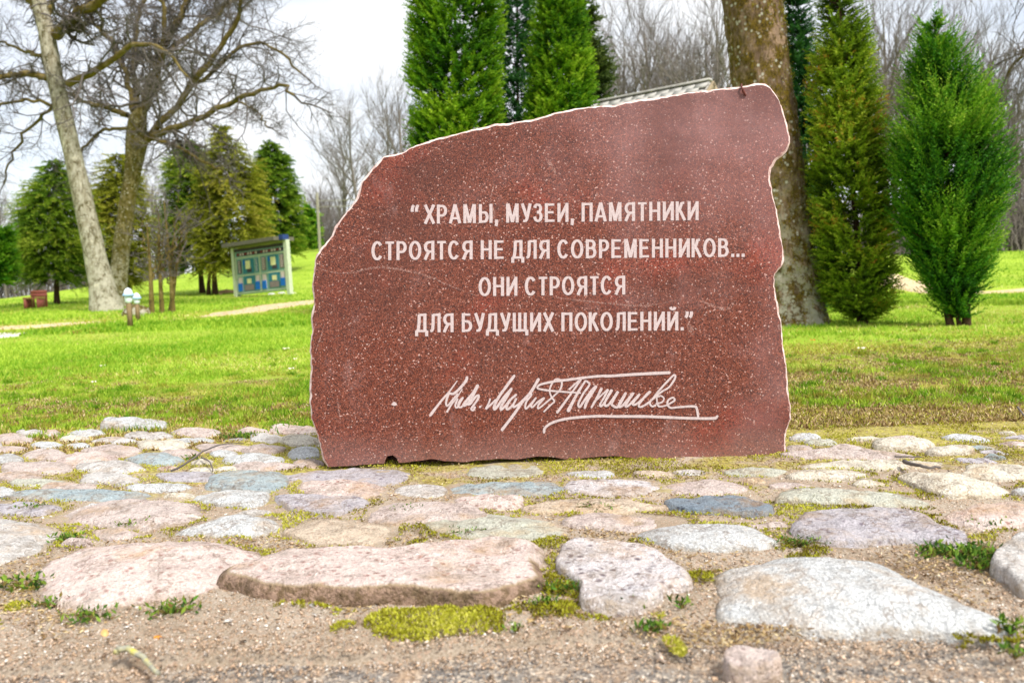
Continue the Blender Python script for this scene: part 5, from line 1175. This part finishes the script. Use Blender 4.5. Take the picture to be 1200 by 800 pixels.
for a, b, c_, d_, mt_ in ((.07, .27, .14, .54, 'board_dark'), (.41, .27, .47, .54, 'teal_dark'), (.535, .26, .61, .53, 'board_grey'), (.875, .25, .945, .52, 'board_grey')):
    q = kpart('text_strip', a, b, c_, d_, 0, .02, mt_)
    for r_i in range(6): kpart('text_row', a + .012, b + .02 + r_i * .042, c_ - .012, b + .035 + r_i * .042, .022, .028, 'header_pale', q)
for a, b, c_, d_ in ((.17, .26, .38, .55), (.65, .25, .85, .54)):
    q = kpart('picture_panel', a, b, c_, d_, 0, .02, 'teal_dark'); kpart('pale_figure', a + .06, b + .03, a + .15, d_ - .09, .022, .03, 'board_cream', q); kpart('dark_figure', a + .08, d_ - .11, a + .17, d_ - .02, .022, .028, 'board_dark', q); kpart('corner_patch', a + .01, b + .02, a + .05, b + .11, .022, .028, 'board_blue', q)
for a, b, c_, d_ in ((.17, .61, .38, .91), (.65, .6, .85, .9)):
    q = kpart('picture_panel', a, b, c_, d_, 0, .02, 'teal_dark'); kpart('pale_figure', a + .07, b + .05, a + .15, b + .15, .022, .03, 'board_cream', q); kpart('text_block', a + .015, b + .17, c_ - .015, d_ - .01, .022, .03, 'board_grey', q)
for a, c_, b, d_ in ((.07, .14, .62, .9), (.41, .475, .61, .9), (.535, .6, .61, .9), (.88, .945, .6, .88)):
    q = kpart('text_strip', a, b, c_, d_, 0, .02, 'header_pale'); kpart('blue_box', a - .004, (b + d_) / 2 - .02, c_ + .004, d_, .022, .05, 'board_blue', q)
def rock(x, y, w_, h_, mat, lab, Y=None, name='rock', zs=.7):
    p = G(x, y) if Y is None else PY(x, y, Y); p = np.array([p[0], p[1], float(ground_z(p[0], p[1]))]); rx_ = w_ / 2 / FPX * p[1]; rz_ = h_ / FPX * p[1] * .62
    nu, nv = 22, 12; V = [p + [0, 0, rz_]]
    for i in range(1, nv):
        a = i * math.pi / nv
        for j in range(nu): V.append(p + [rx_ * math.sin(a) * math.cos(j * 2 * math.pi / nu), rx_ * .7 * math.sin(a) * math.sin(j * 2 * math.pi / nu), rz_ * math.cos(a)])
    V.append(p - [0, 0, rz_]); V = np.array(V); dd = V - p; V = p + dd * (1 + .22 * fbm(V, 2.2 / rx_, int(x)) + .08 * noise(V, 9 / rx_, int(x)))[:, None]
    F = [(0, 1 + j, 1 + (j + 1) % nu) for j in range(nu)]
    for i in range(nv - 2):
        for j in range(nu): a = 1 + i * nu; F.append((a + j, a + nu + j, a + nu + (j + 1) % nu, a + (j + 1) % nu))
    e_ = 1 + (nv - 2) * nu; F += [(len(V) - 1, e_ + (j + 1) % nu, e_ + j) for j in range(nu)]
    o = mk(name, V, F, M[mat], None, True, {'edge': np.zeros(len(V))}); recenter(o, p); tag(o, lab, 'rock' if name == 'rock' else name); return o
M['rubble'] = simple('orange_brown_rubble', [(170, 130, 96), (214, 176, 140)], 5, .95, .6, .03)
rock(266, 343, 20, 6, 'rubble', 'low heap of reddish rubble left of the information stand', name='rubble_heap'); rock(256, 345, 10, 4, 'rubble', 'small rubble heap farther left of the information stand', name='rubble_heap')
rock(318, 345, 9, 3, 'white', 'pale stone under the left part of the information stand'); rock(330, 344, 10, 3.4, 'white', 'pale stone under the right part of the information stand'); rock(344, 344, 8, 2.4, 'cream', 'flat pale stone right of the information stand')
# mossy stump between the posts and the saplings
M['stump'] = mat_trunk('mossy_stump', (120, 104, 66), (92, 78, 44), (40, 30, 18), (120, 110, 26), .8)
rock(160, 370, 34, 22, 'stump', 'dark mossy mound behind the two short posts', name='mossy_mound'); 
# ------------------------------------------------------------------ two short posts with pale domed caps
def capped_post(x, yb, yt, lab, wpx):
    b = G(x, yb); Yp = b[1]; t = thing('garden_lamp', b, lab, 'garden lamp', 'short lamp posts on the left lawn'); top = PY(x - 1, yt, Yp); H = top[2] - b[2]; r = wpx / 2 / FPX * Yp
    bg2 = Bag(); bg2.box((b[0], Yp, b[2] + H * .30), r * .42, r * .42, H * .34); bg2.build('post', M['post_wood'], t)
    def lathe(name, prof, mat, k=18):
        V = [];  F = []
        for rr_, zz in prof:
            for j in range(k): V.append((b[0] + rr_ * r * math.cos(j * 2 * math.pi / k), Yp + rr_ * r * math.sin(j * 2 * math.pi / k), b[2] + zz * H))
        for i in range(len(prof) - 1):
            for j in range(k): F.append((i * k + j, i * k + (j + 1) % k, (i + 1) * k + (j + 1) % k, (i + 1) * k + j))
        return mk(name, V, F, M[mat], t, True)
    lathe('lamp_body', [(.5, .62), (.75, .66), (.8, .76), (.62, .80)], 'lamp_white'); lathe('lamp_brim', [(.6, .80), (1.15, .79), (1.2, .82), (.9, .86)], 'lamp_blue'); lathe('lamp_dome', [(.9, .86), (.8, .92), (.5, .97), (.02, 1.0)], 'lamp_white')
    return t
capped_post(153, 384, 337, 'nearer and taller of two short posts with a pale domed lamp, left lawn', 11); capped_post(162, 377, 343, 'farther and shorter of the two posts with a pale domed lamp, left lawn', 9)
# ------------------------------------------------------------------ park bench
pb = G(38, 361); bench = thing('park_bench', pb, 'small reddish wooden bench on the lawn at the far left', 'bench'); hw = 9.5 / FPX * pb[1]
for i, (dy, dz) in enumerate(((0, .30), (.14, .30), (.28, .30))): q = Bag(); q.box(pb + [0, dy, dz], hw, .055, .02); q.build('seat_slat', M['bench_red'], bench)
for dz in (.38, .48): q = Bag(); q.box(pb + [0, .38, dz], hw, .02, .05); q.build('back_slat', M['bench_red'], bench)
for s_ in (-1, 1):
    q = Bag(); q.box(pb + [s_ * hw * .8, .12, .12], .03, .17, .155); q.build('leg', M['bench_red'], bench); q = Bag(); q.box(pb + [s_ * hw * .8, .41, .25], .025, .02, .28); q.build('back_support', M['bench_red'], bench)
# ------------------------------------------------------------------ pole with wires
pp = PY(375, 292, 52); pp[2] = float(ground_z(pp[0], 52)); pt = PY(371.5, 226, 52); pole = thing('utility_pole', pp, 'pale utility pole with wires, right of the far conifer beside the slab', 'utility pole')
tb = Tubes(); tb.add([pp - [0, 0, .3], (pp + pt) / 2, pt], [.10, .09, .08], 10); tb.build('pole', M['pole_pale'], pole)
for s_, e_ in ((-.5, PY(470, 222, 46)), (.5, PY(470, 216, 47))):
    a_ = pt + [0, 0, -.7 + .4 * s_]; tb = Tubes(); tb.add(smooth_line([a_, (a_ + e_) / 2 - [0, 0, .35], e_], 12), [.02] * 12, 4); tb.build('wire', M['pole_pale'], pole)
# ------------------------------------------------------------------ house behind the slab
M['shingle'] = simple('weathered_grey_shingle', [(120, 118, 112), (168, 166, 160), (190, 188, 180)], 3, .95, .5, .01)
RB, RA = PY(833, 95.5, 13.9), PY(700, 120, 15.3); rd = RA - RB; rd[2] = 0; rd /= np.linalg.norm(rd); RB[2] = RB[2]; LR = 6.2
dn = np.array([-.6, -.8, 0]); dn = dn - rd * dn.dot(rd); dn /= np.linalg.norm(dn)
if dn[1] > 0: dn = -dn
sl_ = R(38); down = dn * math.cos(sl_) - np.array([0, 0, 1]) * math.sin(sl_); upn = dn * math.sin(sl_) + np.array([0, 0, 1]) * math.cos(sl_); down2 = -dn * math.cos(sl_) - np.array([0, 0, 1]) * math.sin(sl_); upn2 = -dn * math.sin(sl_) + np.array([0, 0, 1]) * math.cos(sl_)
SLN = 3.3; eave = RB[2] - SLN * math.sin(sl_) ; hz = float(ground_z(RB[0], RB[1]))
house = thing('house', (RB[0] + rd[0] * 3, RB[1] + rd[1] * 3, hz), 'house with a weathered grey shingle roof, mostly hidden behind the slab', 'house')
hwid = SLN * math.cos(sl_) - .35
cw = RB + rd * (LR / 2); 
q = Bag(); q.box((cw[0], cw[1], (eave + hz) / 2 + .1), LR / 2 - .25, hwid, (eave - hz) / 2 + .1, [rd, dn, [0, 0, 1]]); q.build('wall', M['plaster'], house)
for s_ in (.3, LR - .3):
    c0 = RB + rd * s_; mk('gable', [c0 + dn * hwid * -1 + [0, 0, eave - RB[2] + .2], c0 + dn * hwid + [0, 0, eave - RB[2] + .2], c0 - [0, 0, .12]], [(0, 1, 2)], M['plank_pale'], house)
rf = Bag()
for dwn, un in ((down, upn), (down2, upn2)):
    c0 = RB + rd * (LR / 2) + dwn * (SLN / 2) - un * .06; rf.box(c0, LR / 2, SLN / 2, .03, [rd, dwn, un])
roof = rf.build('roof', M['shingle'], house)
sh_me = None; rg5 = np.random.default_rng(5); rr0 = root_loc(roof)
for row in range(9):
    for c_ in range(25):
        pos = RB + rd * (.13 + c_ * .245 + (.12 if row % 2 else 0)) + down * (.12 + row * .15) + upn * (.012 + .004 * rg5.uniform())
        if sh_me is None:
            q = Bag(); q.box((0, 0, 0), .117, .1, .012, [rd, down, upn]); o = q.build('shingle', M['shingle']); sh_me = o.data
        else: o = bpy.data.objects.new('shingle', sh_me); C.objects.link(o)
        o.parent = roof; o.location = (pos - rr0).tolist(); o.rotation_euler = (rg5.normal(0, .02), rg5.normal(0, .02), rg5.normal(0, .015))
for dwn, un in ((down, upn), (down2, upn2)):
    q = Bag(); q.box(RB - rd * .04 + dwn * (SLN / 2) - un * .05, .02, SLN / 2, .05, [rd, dwn, un]); q.build('barge_board', M['plank_pale'], house)
q = Bag(); q.box(RB + rd * (LR / 2) + [0, 0, .03], LR / 2, .07, .02, [rd, dn, [0, 0, 1]]); q.build('ridge_board', M['shingle'], house)
